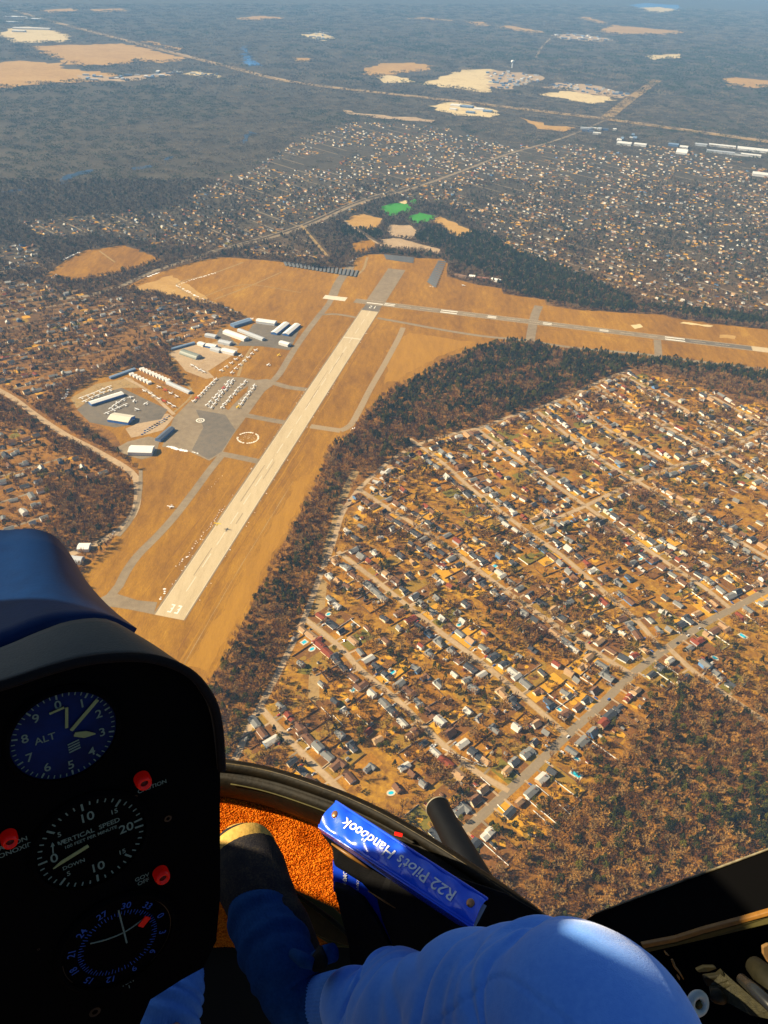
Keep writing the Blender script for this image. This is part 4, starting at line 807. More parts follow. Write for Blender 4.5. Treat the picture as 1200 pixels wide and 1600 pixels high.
for kind, sel, srcs, mes, mc in (('bare_tree', ~ispine, bare, ME_BARE, m_twig), ('pine_tree', ispine, pines, ME_PINE, m_needle)):
    TM = [(t.mesh('trunk', m_bark), c.mesh('crown', mc)) for t, c in srcs]; ids = [i for i in order if sel[i]][:300]; single |= set(ids)
    for n, i in enumerate(ids):
        wi = where_is(i); kn = 'bare' if kind == 'bare_tree' else 'pine'; sw = 'small' if scl[i] < .85 else 'tall' if scl[i] > 1.12 else ''
        lb = ' '.join((sw + ' ' + kn + ' tree ' + wi).split()) if wi.startswith('near') else ' '.join((sw + (' bare brown' if kn == 'bare' else ' dark green pine') + ' tree ' + wi).split()); gp = kn + ' trees ' + ('among the houses and lawns of the near neighbourhood' if wi.startswith('near') else wi); k = int(pick[i])
        if n < 120:
            o = thing(kind, lb, 'tree', (*P[i], 0), rotv[i], gp); o.scale = (scl[i],) * 3; link('trunk', TM[k][0], o); link('crown', TM[k][1], o)
        else:
            o = link(kind, mes[k], None, (*P[i], 0), rotv[i], label=lb, category='tree', group=gp); o.scale = (scl[i],) * 3
mask = np.ones(len(P), bool); mask[list(single)] = False
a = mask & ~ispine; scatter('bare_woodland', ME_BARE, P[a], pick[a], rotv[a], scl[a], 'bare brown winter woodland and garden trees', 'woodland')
a = mask & ispine; scatter('evergreen_woodland', ME_PINE, P[a], pick[a], rotv[a], scl[a], 'dark green pine woodland beside the airfield and between houses', 'woodland')
# far woods in pieces
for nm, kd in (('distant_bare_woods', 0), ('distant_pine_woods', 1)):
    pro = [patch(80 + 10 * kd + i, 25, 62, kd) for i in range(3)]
    Pa = []; 
    for (x0, x1, y0, y1, st, sc) in ((-4200, 5600, 1900, 7600, 48, .8), (-8000, 9500, 4000, 14500, 95, 1.6)):
        Pq = grid_pts(x0, x1, y0, y1, .2, st, st, st * .28); qq = PX(Pq); Dq = np.hypot(Pq[:, 0], Pq[:, 1])
        lo, hi = (152, 286) if sc < 1 else (8, 152)
        k = frustum(Pq, qq) & (qq[:, 1] > lo) & (qq[:, 1] <= hi) & ~occ_get(Pq) & ~anyin(qq, [f[1] for f in FIELDS] + [AIRFIELD]); Pq, qq = Pq[k], qq[k]
        sb = anyin(qq, SUBP); pn = anyin(qq, PINEP); nz = vnoise(Pq, 260, 21); nw = vnoise(Pq, 700, 31); pr = np.where(pn, .8, np.where(sb, .30, np.where(nz * .5 + nw * .6 > .66, .5, .08)))
        r2 = RNG.random(len(Pq)); sp = (vnoise(Pq, 300, 17 + kd) * 99991).astype(int); isp = ((np.sin(Pq[:, 0] * 12.9898 + Pq[:, 1] * 78.233) * 43758.5453) % 1) < pr
        k = (isp == bool(kd)) & (r2 < np.where(sb, .70, .97)); Pq = Pq[k]; Pa.append(np.c_[Pq, np.where(sb[k], sc * .62, sc)])
    Pa = np.vstack(Pa); print(nm, len(Pa))
    # trees keep their height: the far pieces are wider, so sink nothing and scale evenly but modestly
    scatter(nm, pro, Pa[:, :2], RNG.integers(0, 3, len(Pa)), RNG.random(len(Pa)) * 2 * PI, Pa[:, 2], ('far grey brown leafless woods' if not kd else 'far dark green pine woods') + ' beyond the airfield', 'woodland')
random.seed(99)
# ------------------------------------------------------------------ fences, sheds, pools, cars of the near neighbourhood
m_fw = mat('white_vinyl', (0.82, 0.80, 0.75), rough=0.6); m_fd = mat('weathered_fence_wood', [(0.13, 0.075, 0.035), (0.20, 0.12, 0.06)], (1,)); m_pool = mat('pool_water', [(0.02, 0.42, 0.60), (0.03, 0.50, 0.66)], (.3,), rough=.1, spec=.5); m_deck = mat('pool_deck', [(0.62, 0.55, 0.43), (0.5, 0.43, 0.32)], (1,))
def visible(p, my=1400):
    q = PX(p)[0]; return -10 < q[0] < 1210 and q[1] < my and not (q[1] > 1200 + .5 * (q[0] - 345) and q[0] < 830)
HANDP = lambda p: np.hypot(*p)
random.seed(21); FENCES = [f for f in FENCES if visible(f[0])]; FENCES.sort(key=lambda f: HANDP(f[0])); seen = {}
def fence(A_, B_, white, label, grp=None, h=1.9):
    L = float(np.linalg.norm(np.subtract(B_, A_))); an = math.atan2(B_[1] - A_[1], B_[0] - A_[0]); mm = m_fw if white else m_fd
    b = MB(); b.box(0, L, -.05, .05, .12, h)
    for x in np.arange(0, L + .1, 2.6): b.box(x - .09, x + .09, -.12, .12, 0, h + .12)
    link('fence', b.mesh('fence', mm), None, (*A_, 0.1), an, label=label, category='fence', group=grp)
for A_, B_, ref in FENCES[:290]:
    white = random.random() < .3; c = seen.get((ref, white), 0); seen[(ref, white)] = c + 1
    fence(A_, B_, white, ('white' if white else 'dark wooden') + (' fence, ' if c == 0 else ' back fence, ') + ref, 'garden fences')
for a, b, w_, lb in (((837, 1227), (891, 1273), True, 'long white fence down the garden nearest the woods'), ((833, 1267), (865, 1295), True, 'shorter white fence parallel to the long one near the woods'), ((865, 1295), (891, 1273), False, 'dark back fence joining the two white fences by the woods'),
                     ((944, 1109), (965, 1124), True, 'short white fence at the woods edge beside the diagonal road'), ((690, 1170), (755, 1198), True, 'white fence by the red roofed houses'), ((777, 1258), (797, 1278), True, 'white fence close to the diagonal road at its lower end')):
    fence(G(*a), G(*b), w_, lb)
def shed(p, a, ref, n):
    rc = random.choice(('grey', 'brown', 'charcoal', 'pale', 'red')); wc = random.choice(('white', 'tan', 'grey', 'brown')); o = thing('garden_shed', f'{wc} shed with {rc} roof, {ref}', 'shed', (*p, .08), a, 'garden sheds'); key = ('shed', n % 3)
    if key not in _mesh_cache:
        wb, rb = MB(), MB(); s = (1.6, 2.0, 2.4)[n % 3]; gable(wb, rb, -s, s, -s * .75, s * .75, 2.2, .8, 'x', .2); _mesh_cache[key] = (wb, rb)
    wb, rb = _mesh_cache[key]
    link('wall', tmesh(('sw', n % 3, wc), lambda: wb.mesh('wall', MW[wc])), o); link('roof', tmesh(('sr', n % 3, rc), lambda: rb.mesh('roof', MR[rc])), o)
for n, (p, a, ref) in enumerate([s for s in sorted(SHEDS, key=lambda f: HANDP(f[0])) if visible(s[0])][:290]): shed(p, a, ref, n)
def pool(p, a, L, W, label, rect=True):
    o = thing('swimming_pool', label, 'swimming pool', (*p, .25), a, 'garden swimming pools'); n = 4 if rect else 20
    out = (lambda k, s, g: ((L / 2 + g) * (1, 1, -1, -1)[k], (W / 2 + g) * (-1, 1, 1, -1)[k])) if rect else (lambda k, s, g: ((L / 2 + g) * math.cos(2 * PI * k / n), (W / 2 + g) * math.sin(2 * PI * k / n)))
    b = MB(); b.add([(*out(k, 0, 2.0), .1) for k in range(n)] + [(*out(k, 0, 0), .1) for k in range(n)] + [(*out(k, 0, 2.0), -.1) for k in range(n)], [(k, (k + 1) % n, n + (k + 1) % n, n + k) for k in range(n)] + [(k, 2 * n + k, 2 * n + (k + 1) % n, (k + 1) % n) for k in range(n)]); link('deck', b.mesh('deck', m_deck), o)
    b = MB(); b.add([(*out(k, 0, .02), .06) for k in range(n)], [tuple(range(n))]); link('water', b.mesh('water', m_pool), o)
pool(G(900, 1210), math.radians(-40), 12, 5.5, 'bright blue rectangular pool beside the brown roofed house at the woods'); pool(G(1161, 994), math.radians(-50), 10, 5, 'green blue rectangular pool right of the diagonal road'); pool(G(611, 1239), .3, 7, 4.5, 'oval green pool at the cockpit frame', False)
pool(G(1117, 1028), math.radians(-40), 8, 4.5, 'oval blue pool in the garden below the diagonal road', False)
for p, a, ref in [s for s in POOLS if visible(s[0])][:14]: pool(p, a, random.uniform(6, 9), random.uniform(3.5, 5), f'garden pool, {ref}', random.random() < .5)
# cars
m_tyre = mat('car_tyre', (0.02, 0.02, 0.02)); m_cglass = mat('car_glass', (0.02, 0.03, 0.04), rough=.1, spec=.6); CC = {'white': (0.8, 0.8, 0.8), 'silver': (0.45, 0.46, 0.48), 'black': (0.02, 0.02, 0.025), 'red': (0.5, 0.03, 0.02), 'blue': (0.04, 0.12, 0.4)}
def car_mesh(cn):
    b = MB(); b.box(-2.2, 2.2, -.88, .88, .35, .95, 0); b.add([(-1.9, -.82, .95), (1.1, -.82, .95), (1.1, .82, .95), (-1.9, .82, .95), (-1.5, -.68, 1.5), (.4, -.68, 1.5), (.4, .68, 1.5), (-1.5, .68, 1.5)], [(0, 1, 5, 4), (1, 2, 6, 5), (2, 3, 7, 6), (3, 0, 4, 7)], 1); b.box(-1.52, .42, -.7, .7, 1.5, 1.54, 0)
    for x in (-1.35, 1.35):
        for y in (-.86, .86): b.tube([(x, y - .1, .33), (x, y + .1, .33)], .33, 10, 2)
    return b.mesh('car', [mat(cn + '_car_paint', CC[cn], rough=.3, spec=.5, coat=.5), m_cglass, m_tyre])
CM = {k: car_mesh(k) for k in CC}; CARS = [c for c in sorted(CARS, key=lambda f: HANDP(f[0])) if visible(c[0])][:130]
for p, a, ref in CARS:
    cn = random.choices(list(CC), (5, 4, 3, 2, 2))[0]; o = link('parked_car', CM[cn], None, (*p, .22), a, label=f'{cn} car, drive of {ref}', category='car', group='cars on the drives'); o.scale = (1.1,) * 3
wr = SP['the wide diagonal road']
for i, (x, y, cn, lb) in enumerate(((885, 1146, 'white', 'by the second street corner'), (1098, 982, 'silver', 'near the upper junctions'), (1076, 992, 'white', 'just below the silver one'), (950, 1094, 'blue', 'half way along'), (1051, 1005, 'black', 'in the dark hedge shade'))):
    p = G(x, y); d = np.linalg.norm(np.array(wr) - p, axis=1); j = min(int(np.argmin(d)), len(wr) - 2); t = np.array(wr[j + 1]) - wr[j]; t /= np.linalg.norm(t); p = np.array(wr[j]) + np.array([t[1], -t[0]]) * 2.2
    link('driven_car', CM[cn], None, (*p, .42), math.atan2(t[1], t[0]), label=f'{cn} car driving on the wide diagonal road {lb}', category='car', group='cars on the wide road').scale = (1.15,) * 3
for k in range(22):
    cn = random.choice(('white', 'black', 'silver', 'blue')); p = G(*lerp((222, 679), (262, 655), k / 21)) + np.array([0, (k % 2) * 12]); link('parked_car', CM[cn], None, (*p, .25), .9, label=f'{cn} car in the airport car park, {ORD[k]} from the left', category='car', group='cars in the airport car park')
# ------------------------------------------------------------------ far buildings
random.seed(12)
def block(a, L, W, h, col, label, an=None, grp=None, kind='warehouse'):
    p = G(*a); o = thing(kind, label, kind, (*p, .5), math.radians(-20) if an is None else an, grp); wb = MB(); wb.box(-L / 2, L / 2, -W / 2, W / 2, 0, h); link('wall', wb.mesh('wall', HMAT[col][1]), o)
    rb = MB(); rb.box(-L / 2 - .5, L / 2 + .5, -W / 2 - .5, W / 2 + .5, h + .01, h + .8); link('roof', rb.mesh('roof', HMAT[col][0]), o)
for i, (x, y, L, W) in enumerate(((25, 28, 220, 90), (22, 36, 150, 60), (52, 31, 150, 70), (50, 46, 330, 60), (30, 50, 110, 60))): block((x, y), L, W, 12, 'white', f'white warehouse by the sand quarry, {ORD[i]} counted from the top', 0.1, 'white warehouses by the quarry')
for i, (x, y, L, W) in enumerate(((712, 166, 60, 45), (730, 168, 70, 50), (748, 172, 60, 45), (762, 175, 50, 40), (708, 172, 40, 30), (735, 177, 50, 30))): block((x, y), L, W, 8, 'blue grey' if i % 2 else 'white', f'flat roofed works building below the highway, {ORD[i]} of the compact group', -.3, 'works buildings below the highway')
for i, (x, y, L, W, c) in enumerate(((975, 226, 70, 50, 'white'), (1000, 228, 60, 40, 'white'), (1095, 228, 60, 30, 'pale grey'), (1128, 230, 130, 30, 'white'), (1130, 240, 160, 25, 'pale grey'), (1178, 236, 160, 60, 'white'), (1168, 244, 120, 30, 'white'), (1192, 275, 90, 50, 'white'), (1052, 228, 50, 35, 'blue grey'), (1068, 232, 40, 40, 'white'))): block((x, y), L, W, 9, c, f'{c} flat roofed works building along the highway, {ORD[i]} of the right hand group', -.35, 'works buildings at the right by the highway')
rows = []
def cluster(poly, n, an, label, s=(22, 13, 8), grp='apartment blocks on the cleared ground', cols=('white', 'pale grey', 'blue grey', 'dark slate')):
    xs, ys = [p[0] for p in poly], [p[1] for p in poly]; k = 0; tries = 0
    while k < n and tries < 4000:
        tries += 1; q = (random.uniform(min(xs), max(xs)), random.uniform(min(ys), max(ys)))
        if not inside(np.array([q]), poly)[0] or any(abs(q[0] - r[0]) < 4.5 and abs(q[1] - r[1]) < 1.6 for r in rows): continue
        rows.append(q); c = random.choice(cols); block(q, s[0] * random.uniform(.8, 2), s[1] * random.uniform(.8, 1.4), s[2] * random.uniform(.8, 1.3), c, label.replace('COL', c), an + random.choice((0, PI / 2)), grp, 'apartment_block'); k += 1
cluster([(760, 110), (795, 112), (850, 120), (842, 128), (800, 138), (768, 138)], 46, -.3, 'COL apartment block on the pale cleared ground under the water tower')
cluster([(850, 136), (872, 130), (930, 134), (985, 148), (970, 153), (925, 147), (880, 140)], 40, -.3, 'COL house block of the new estate right of the water tower', (18, 11, 7), 'blocks of the new estate')
cluster([(130, 118), (200, 118), (275, 108), (290, 115), (200, 127), (140, 127)], 24, .1, 'COL farm or works building between the far left fields', (30, 16, 7), 'buildings between the far left fields')
cluster([(480, 52), (510, 50), (525, 60), (495, 64)], 12, .1, 'COL building in the far clearing beyond the lake', (40, 22, 8), 'buildings beyond the lake')
cluster([(860, 54), (900, 52), (960, 62), (930, 66), (880, 62)], 20, .1, 'COL building in the far estate under the tan field', (40, 22, 8), 'buildings of the far estate')
cluster([(300, 112), (345, 116), (345, 122), (300, 119)], 10, .1, 'COL building in the small sandy yard left of the stream', (25, 14, 6), 'buildings of the sandy yard')
cluster([(905, 200), (985, 205), (1000, 222), (930, 218)], 14, -.3, 'COL shop building at the highway crossing', (30, 18, 7), 'shops at the highway crossing')
# water tower
o = thing('water_tower', 'white water tower with bulging tank standing above the cleared ground', 'water tower', (*G(800, 106), 0)); b = MB(); b.tube([(0, 0, 0), (0, 0, 8), (0, 0, 34)], [6, 4, 3.5], 16); link('stem', b.mesh('stem', m_awhite), o)
b = MB(); b.tube([(0, 0, 32), (0, 0, 36), (0, 0, 41), (0, 0, 47), (0, 0, 52), (0, 0, 54)], [3.6, 9, 14, 14, 9, 2], 20); link('tank', b.mesh('tank', m_awhite, True), o)
# ------------------------------------------------------------------ haze
hb = MB(); hb.box(-45000, 45000, -3000, 60000, -1.5, HCAM + 6)
m_haze = bpy.data.materials.new('haze'); m_haze.use_nodes = True; t = m_haze.node_tree; t.nodes.remove(t.nodes['Principled BSDF'])
pv = t.nodes.new('ShaderNodeVolumePrincipled'); pv.inputs['Color'].default_value = (0.29, 0.57, 1.0, 1); pv.inputs['Density'].default_value = 6.2e-5; pv.inputs['Anisotropy'].default_value = 0.0
t.links.new(pv.outputs[0], t.nodes['Material Output'].inputs['Volume'])
link('haze', hb.mesh('haze', m_haze), kind='stuff', label='thin blue haze over the far land', category='haze')
# ------------------------------------------------------------------ the helicopter cabin, real size, round the camera
vF, vR, vU = Vector(_F), Vector(_R), Vector(_U); VC = Vector(CAM)
def C(px, py, d): return (vF + vR * ((px - 600) / FPX) + vU * ((800 - py) / FPX)) * d        # point at d metres in front, relative to the heli's origin at the eye
heli = thing('helicopter', 'dark helicopter cabin with instrument console, curved canopy frame and door sill', 'helicopter', tuple(VC))
def sub_bevel(o, w_=0.002, seg=2, ang=40):
    m = o.modifiers.new('bevel', 'BEVEL'); m.width = w_; m.segments = seg; m.limit_method = 'ANGLE'; m.angle_limit = math.radians(ang); return o
def slab(name, front, vec, m, parent=heli, bevel=0.0, **k):
    """solid piece: an outline and its copy pushed by vec, joined by side faces"""
    bm = bmesh.new(); a = [bm.verts.new(p) for p in front]; b = [bm.verts.new(Vector(p) + Vector(vec)) for p in front]; n = len(a)
    f1 = bm.faces.new(a); f2 = bm.faces.new(b[::-1])
    for i in range(n): bm.faces.new((a[(i + 1) % n], a[i], b[i], b[(i + 1) % n]))
    bmesh.ops.triangulate(bm, faces=[f1, f2]); bmesh.ops.recalc_face_normals(bm, faces=bm.faces)
    me = bpy.data.meshes.new(name); bm.to_mesh(me); bm.free(); me.materials.append(m); o = link(name, me, parent, **k)
    if bevel: sub_bevel(o, bevel)
    return o
def grid_surface(name, rows, m, parent=heli, thick=0.0, sub=0, smooth=True, off=-1, **k):
    n = len(rows[0]); V = [p for r in rows for p in r]; F_ = [(i * n + j, i * n + j + 1, (i + 1) * n + j + 1, (i + 1) * n + j) for i in range(len(rows) - 1) for j in range(n - 1)]
    o = link(name, mesh(name, V, F_, m, smooth=smooth), parent, **k)
    if sub: md = o.modifiers.new('sub', 'SUBSURF'); md.levels = md.render_levels = sub
    if thick: md = o.modifiers.new('solid', 'SOLIDIFY'); md.thickness = thick; md.offset = off
    return o
def cr(pts, t):
    """smooth curve through points (tuples), t in 0..1"""
    n = len(pts) - 1; x = min(t * n, n - 1e-6); i = int(x); u = x - i; P_ = [np.array(pts[min(max(j, 0), n)], float) for j in (i - 1, i, i + 1, i + 2)]
    if i == 0: P_[0] = 2 * P_[1] - P_[2]
    if i == n - 1: P_[3] = 2 * P_[2] - P_[1]
    a, b, c, d = P_; return 0.5 * (2 * b + (-a + c) * u + (2 * a - 5 * b + 4 * c - d) * u * u + (-a + 3 * b - 3 * c + d) * u ** 3)
m_black = mat('black_vinyl', [(0.0035, 0.0035, 0.004), (0.006, 0.006, 0.007)], (80, 400), rough=0.75, spec=0.12, bump=0.0004, bscale=700)
m_panel = mat('matt_black_panel', (0.0018, 0.0018, 0.002), rough=0.95, spec=0.03)
m_hood = mat('hood_vinyl', [(0.013, 0.017, 0.018), (0.030, 0.030, 0.024)], (6, 60), rough=0.5, spec=0.3, bump=0.0003, bscale=500)
m_pod = mat('sky_tinted_hood_shell', [(0.0006, 0.014, 0.065), (0.001, 0.024, 0.10)], (4, 40), rough=0.5, spec=0.12, bump=0.0002, bscale=300)  # pod: black shell, the blue of the sky shade put into its colour
m_rubber = mat('canopy_frame_paint', [(0.0025, 0.0025, 0.002), (0.010, 0.007, 0.003)], (30, 200), rough=0.6, spec=0.12, bump=0.0008, bscale=120)
m_brass = mat('scuffed_brass_trim', [(0.13, 0.055, 0.006), (0.22, 0.10, 0.012)], (30, 150), rough=0.45, spec=0.4)
m_olive = mat('olive_primer', [(0.035, 0.032, 0.008), (0.060, 0.050, 0.012)], (30, 150), rough=0.6)
m_num = mat('dial_paint', (0.13, 0.18, 0.15), rough=0.8, spec=0.05); m_numb = mat('blue_dial_print', (0.03, 0.075, 0.30), rough=0.8, spec=0.05); m_needle2 = mat('needle_paint', (0.22, 0.245, 0.11), rough=0.8, spec=0.05)
m_dialb = mat('reflection_blue_dial_face', [(0.0003, 0.003, 0.016), (0.0012, 0.014, 0.085)], (14,), rough=0.6, spec=0.1); m_dialk = mat('black_dial_face', (0.0012, 0.0012, 0.0015), rough=0.9, spec=0.03); m_bezel = mat('dial_bezel', (0.010, 0.010, 0.008), rough=0.4, spec=0.3)  # altimeter face: blue reflection put into the colour
# --- instrument console
TH, TL = math.radians(27), math.radians(42)
pa = (vR * .848 + vU * .224 + vF * .48).normalized(); pb = (vR * -.017 + vU * .917 - vF * .398); pb = (pb - pa * pb.dot(pa)).normalized(); pn = pb.cross(pa).normalized()
if pn.dot(vF) > 0: pn = -pn
O_ = C(143, 1316, 0.60)
def on(px, py, h=0.0):
    """point of the console face seen at a photo pixel, h metres proud of it"""
    d = C(px, py, 1); t = (O_ + pn * h).dot(pn) / d.dot(pn); return d * t
def xy(p): q = p - O_; return q.dot(pa), q.dot(pb)
face = [(-120, 1110), (-40, 1085), (0, 1073), (40, 1058), (80, 1047), (150, 1032), (200, 1029), (240, 1031), (270, 1040), (295, 1055), (315, 1078), (330, 1105), (340, 1150), (344, 1200), (344, 1400), (338, 1470), (318, 1512), (285, 1530), (235, 1562), (210, 1620), (180, 1700), (-120, 1760)]
slab('console', [on(*p) for p in face], C(60, 1250, 1) * 0.16, m_panel)
# hood over the console: front lip, crown, back edge
e1 = [(-120, 1100, .66), (0, 1069, .645), (80, 1043, .635), (150, 1027, .63), (230, 1025, .625), (292, 1046, .62), (327, 1085, .615), (341, 1128, .61), (347, 1200, .60)]
e2 = [(-120, 1055, .72), (0, 1012, .71), (60, 987, .705), (110, 970, .70), (165, 967, .695), (212, 990, .685), (262, 1022, .67), (300, 1052, .66), (340, 1110, .64)]
e1 = [(x, y, on(x, y).dot(vF) - .005) for x, y, d in e1]; e2 = [(x, y, a[2] + .075 * (1 - j / 11)) for j, ((x, y, d), a) in enumerate(zip(e2, e1))]
rows = []
for k in range(9):
    t = k / 8; rows.append([C(*(np.array(cr(e1, j / 24)) * (1 - t) + np.array(cr(e2, j / 24)) * t + np.array([0, -6 * math.sin(PI * t) * (1 - j / 30), 0]))) for j in range(25)])
grid_surface('hood', rows, m_hood, thick=0.004)
lip = [C(*cr([(x, y + 3, d - .004) for x, y, d in e1], j / 40)) for j in range(41)]; b = MB(); b.tube(lip, .0035, 8); link('hood_lip', b.mesh('hood_lip', m_black, True), heli)
# upper pod
pe = [(-140, 838), (0, 841), (45, 839), (66, 843), (82, 853), (100, 878), (122, 915), (150, 948), (178, 974)]
rows = []
for k in range(10):
    t = k / 9; rows.append([C(*((np.array([*cr(pe, j / 20), .86 + .02 * (1 - t)])) * (1 - t) + np.array([*cr([(-140, 1060), (0, 1020), (60, 995), (110, 982), (160, 980), (205, 998)], j / 20), .60 + .10 * j / 20]) * t)) for j in range(21)])
grid_surface('pod_shell', rows, m_pod, thick=0.01)
edge = [C(*cr(pe, j / 20), .882) for j in range(21)]; back = [p + C(20, 900, 1) * .18 for p in edge]; grid_surface('pod_side', [edge, [p * .98 + q * .02 + vF * .004 for p, q in zip(edge, back)], [p.lerp(q, .5) for p, q in zip(edge, back)], back], m_pod, thick=.004)
# --- text as real lettering, laid on a surface given by origin, x axis, y axis
def text_into(b, s, o, ax, ay, size, mi=0, align='CENTER', lift=None, ext=1.0, font_shear=0.0):
    cu = bpy.data.curves.new('t', 'FONT'); cu.body = s; cu.size = size; cu.align_x = align; cu.align_y = 'CENTER'; cu.resolution_u = 3; cu.shear = font_shear; cu.offset = size * 0.012
    ob = bpy.data.objects.new('t', cu); me = bpy.data.meshes.new_from_object(ob); 
    V = [o + ax * (v.co.x * ext) + ay * v.co.y for v in me.vertices]; b.add(V, [tuple(p.vertices) for p in me.polygons], mi); bpy.data.objects.remove(ob); bpy.data.meshes.remove(me); bpy.data.curves.remove(cu)
def ring(b, c, r0, r1, h, n=64, mi=0, a0=0, a1=2 * PI):
    V = []; 
    for k in range(n + 1):
        a = a0 + (a1 - a0) * k / n; u = pa * math.cos(a) + pb * math.sin(a); V += [c + u * r0 + pn * h, c + u * r1 + pn * h]
    b.add(V, [(2 * k, 2 * k + 1, 2 * k + 3, 2 * k + 2) for k in range(n)], mi)
def bar(b, p, q, w_, h=0.001, mi=0, taper=1.0):
    d = (q - p).normalized(); s_ = d.cross(pn).normalized() * w_ / 2; hh_ = pn * h; V = [p - s_, p + s_, q + s_ * taper, q - s_ * taper]; b.add([v + hh_ for v in V] + V, [(0, 1, 2, 3), (0, 4, 5, 1), (1, 5, 6, 2), (2, 6, 7, 3), (3, 7, 4, 0)], mi)
def pol(c, r, a, h=0.0): return c + pa * (r * math.cos(a)) + pb * (r * math.sin(a)) + pn * h
def disc(name, c, r, h, m, parent):
    n = 64; b = MB(); b.add([pol(c, r, 2 * PI * k / n, h) for k in range(n)] + [pol(c, r, 2 * PI * k / n, 0) for k in range(n)], [tuple(range(n))] + [(k, n + k, n + (k + 1) % n, (k + 1) % n) for k in range(n)]); return link(name, b.mesh(name, m), parent)
def instrument(name, cpx, rpx, m_face, label):
    c = on(*cpx, 0.001); r = rpx * c.dot(vF) / FPX; b = MB(); ring(b, c, r * 1.0, r * 1.06, .004); ring(b, c, r * 1.06, r * 1.12, .001)
    V0 = len(b.v); n = 64
    b.add([pol(c, r * 1.06, 2 * PI * k / n, .004) for k in range(n)] + [pol(c, r * 1.12, 2 * PI * k / n, .001) for k in range(n)], [(k, n + k, n + (k + 1) % n, (k + 1) % n) for k in range(n)])
    o = link(name, b.mesh(name, m_panel), heli, label=label); disc('dial', c, r, .0015, m_face, o); return o, c, r
alt, c, r = instrument('altimeter', (100, 1147), 79, m_dialb, 'round altimeter dial coloured by blue reflection'); b = MB(); t0 = PI / 2
for k in range(50): a = t0 - 2 * PI * k / 50; bar(b, pol(c, r * (.90 if k % 5 else .86), a, .0018), pol(c, r * .97, a, .0018), .0007 if k % 5 else .0012, .0003)
for k in range(10): a = t0 - 2 * PI * k / 10; text_into(b, str(k), pol(c, r * .73, a, .0022), pa, pb, r * .27)
text_into(b, 'ALT', pol(c, r * .36, PI * .93, .0022), pa, pb, r * .22)
for k in range(4): bar(b, pol(c, r * .3, -PI * .36, .002) + pb * (.0012 - k * .0022) - pa * .004, pol(c, r * .3, -PI * .36, .002) + pb * (.0024 - k * .0022) + pa * .004, .0011, .0003)
link('lettering', b.mesh('lettering', m_num), alt)
b = MB(); q = pol(c, 0, 0, .003); bar(b, on(111, 1141, .004), on(152, 1093, .004), .0026, .0006); bar(b, on(104, 1137, .004), on(104, 1105, .004), .002, .0006); bar(b, on(116, 1147, .004), on(133, 1147, .004), .003, .0006, taper=1.8); bar(b, on(133, 1147, .004), on(149, 1146, .004), .0054, .0006, taper=.1); bar(b, on(77, 1115, .004), on(100, 1105, .004), .0016, .0006)
link('needle', b.mesh('needle', m_needle2), alt)
vsi, c, r = instrument('vertical_speed_indicator', (143, 1314), 83, m_dialk, 'round black vertical speed dial'); b = MB()
for k in range(-20, 21):
    a = PI - k * math.radians(175) / 20
    big = k % 5 == 0; bar(b, pol(c, r * (.80 if big else .88), a, .0018), pol(c, r * .96, a, .0018), .0016 if big else .001, .0003)
for s_, a, rr_ in (('0', PI, .68), ('5', PI - .76, .70), ('10', PI / 2, .62), ('15', PI / 2 - .76, .70), ('5', PI + .76, .70), ('10', -PI / 2, .62), ('15', -PI / 2 + .76, .70), ('20', 0.02, .64)): text_into(b, s_, pol(c, r * rr_, a, .0022), pa, pb, r * (.28 if s_ in '01020' else .15))
text_into(b, 'VERTICAL  SPEED', pol(c, r * .28, PI / 2, .0022), pa, pb, r * .145); text_into(b, '100 FEET PER MINUTE', pol(c, r * .14, PI / 2, .0022), pa, pb, r * .10); text_into(b, 'UP', pol(c, r * .58, PI * .83, .0022), pa, pb, r * .12); text_into(b, 'DOWN', pol(c, r * .50, PI * 1.22, .0022), pa, pb, r * .12)
p_ = pol(c, r * .69, PI * .94, .0022); bar(b, p_, p_ + pb * r * .16 + pa * r * .02, .001, .0003); bar(b, p_ + pb * r * .16 + pa * r * .02, p_ + pb * r * .25 + pa * r * .03, .0028, .0003, taper=.05)
link('lettering', b.mesh('lettering', m_num), vsi); b = MB(); bar(b, on(138, 1321, .004), on(96, 1347, .004), .003, .0006); bar(b, on(96, 1347, .004), on(83, 1357, .004), .003, .0006, taper=.3); link('needle', b.mesh('needle', m_needle2), vsi)
cdi, c, r = instrument('course_deviation_indicator', (184, 1470), 84, m_dialk, 'round black navigation dial with a red flag'); b = MB(); ca = math.radians(-2)
for k in range(72): a = math.radians(12) - 2 * PI * k / 72; bar(b, pol(c, r * (.66 if k % 2 else .62), a, .0018), pol(c, r * .72, a, .0018), .0005, .0003)
for k, s_ in enumerate(('0', '3', '6', '9', '12', '15', '18', '21', '24', '27', '30', '33')):
    a = math.radians(12) - 2 * PI * k / 12; ux = pa * math.cos(a - PI / 2) + pb * math.sin(a - PI / 2); uy = pa * math.cos(a) + pb * math.sin(a); text_into(b, s_, pol(c, r * .83, a, .0022), ux, uy, r * .19)
link('lettering', b.mesh('lettering', m_numb), cdi); b = MB()
pts = [on(*cr([(141, 1474), (168, 1467), (196, 1455), (222, 1437)], k / 10), .004) for k in range(11)]
for p, q in zip(pts, pts[1:]): bar(b, p, q, .0011, .0005)
bar(b, on(185, 1422, .0045), on(198, 1473, .0045), .0013, .0005); link('needle', b.mesh('needle', m_num), cdi); b = MB(); ring(b, c, r * .975, r * .99, .0022, a0=math.radians(-60), a1=math.radians(95)); ring(b, c, r * .975, r * .99, .0022, a0=math.radians(175), a1=math.radians(205)); link('rim_highlight', b.mesh('rim_highlight', m_bezel), cdi)
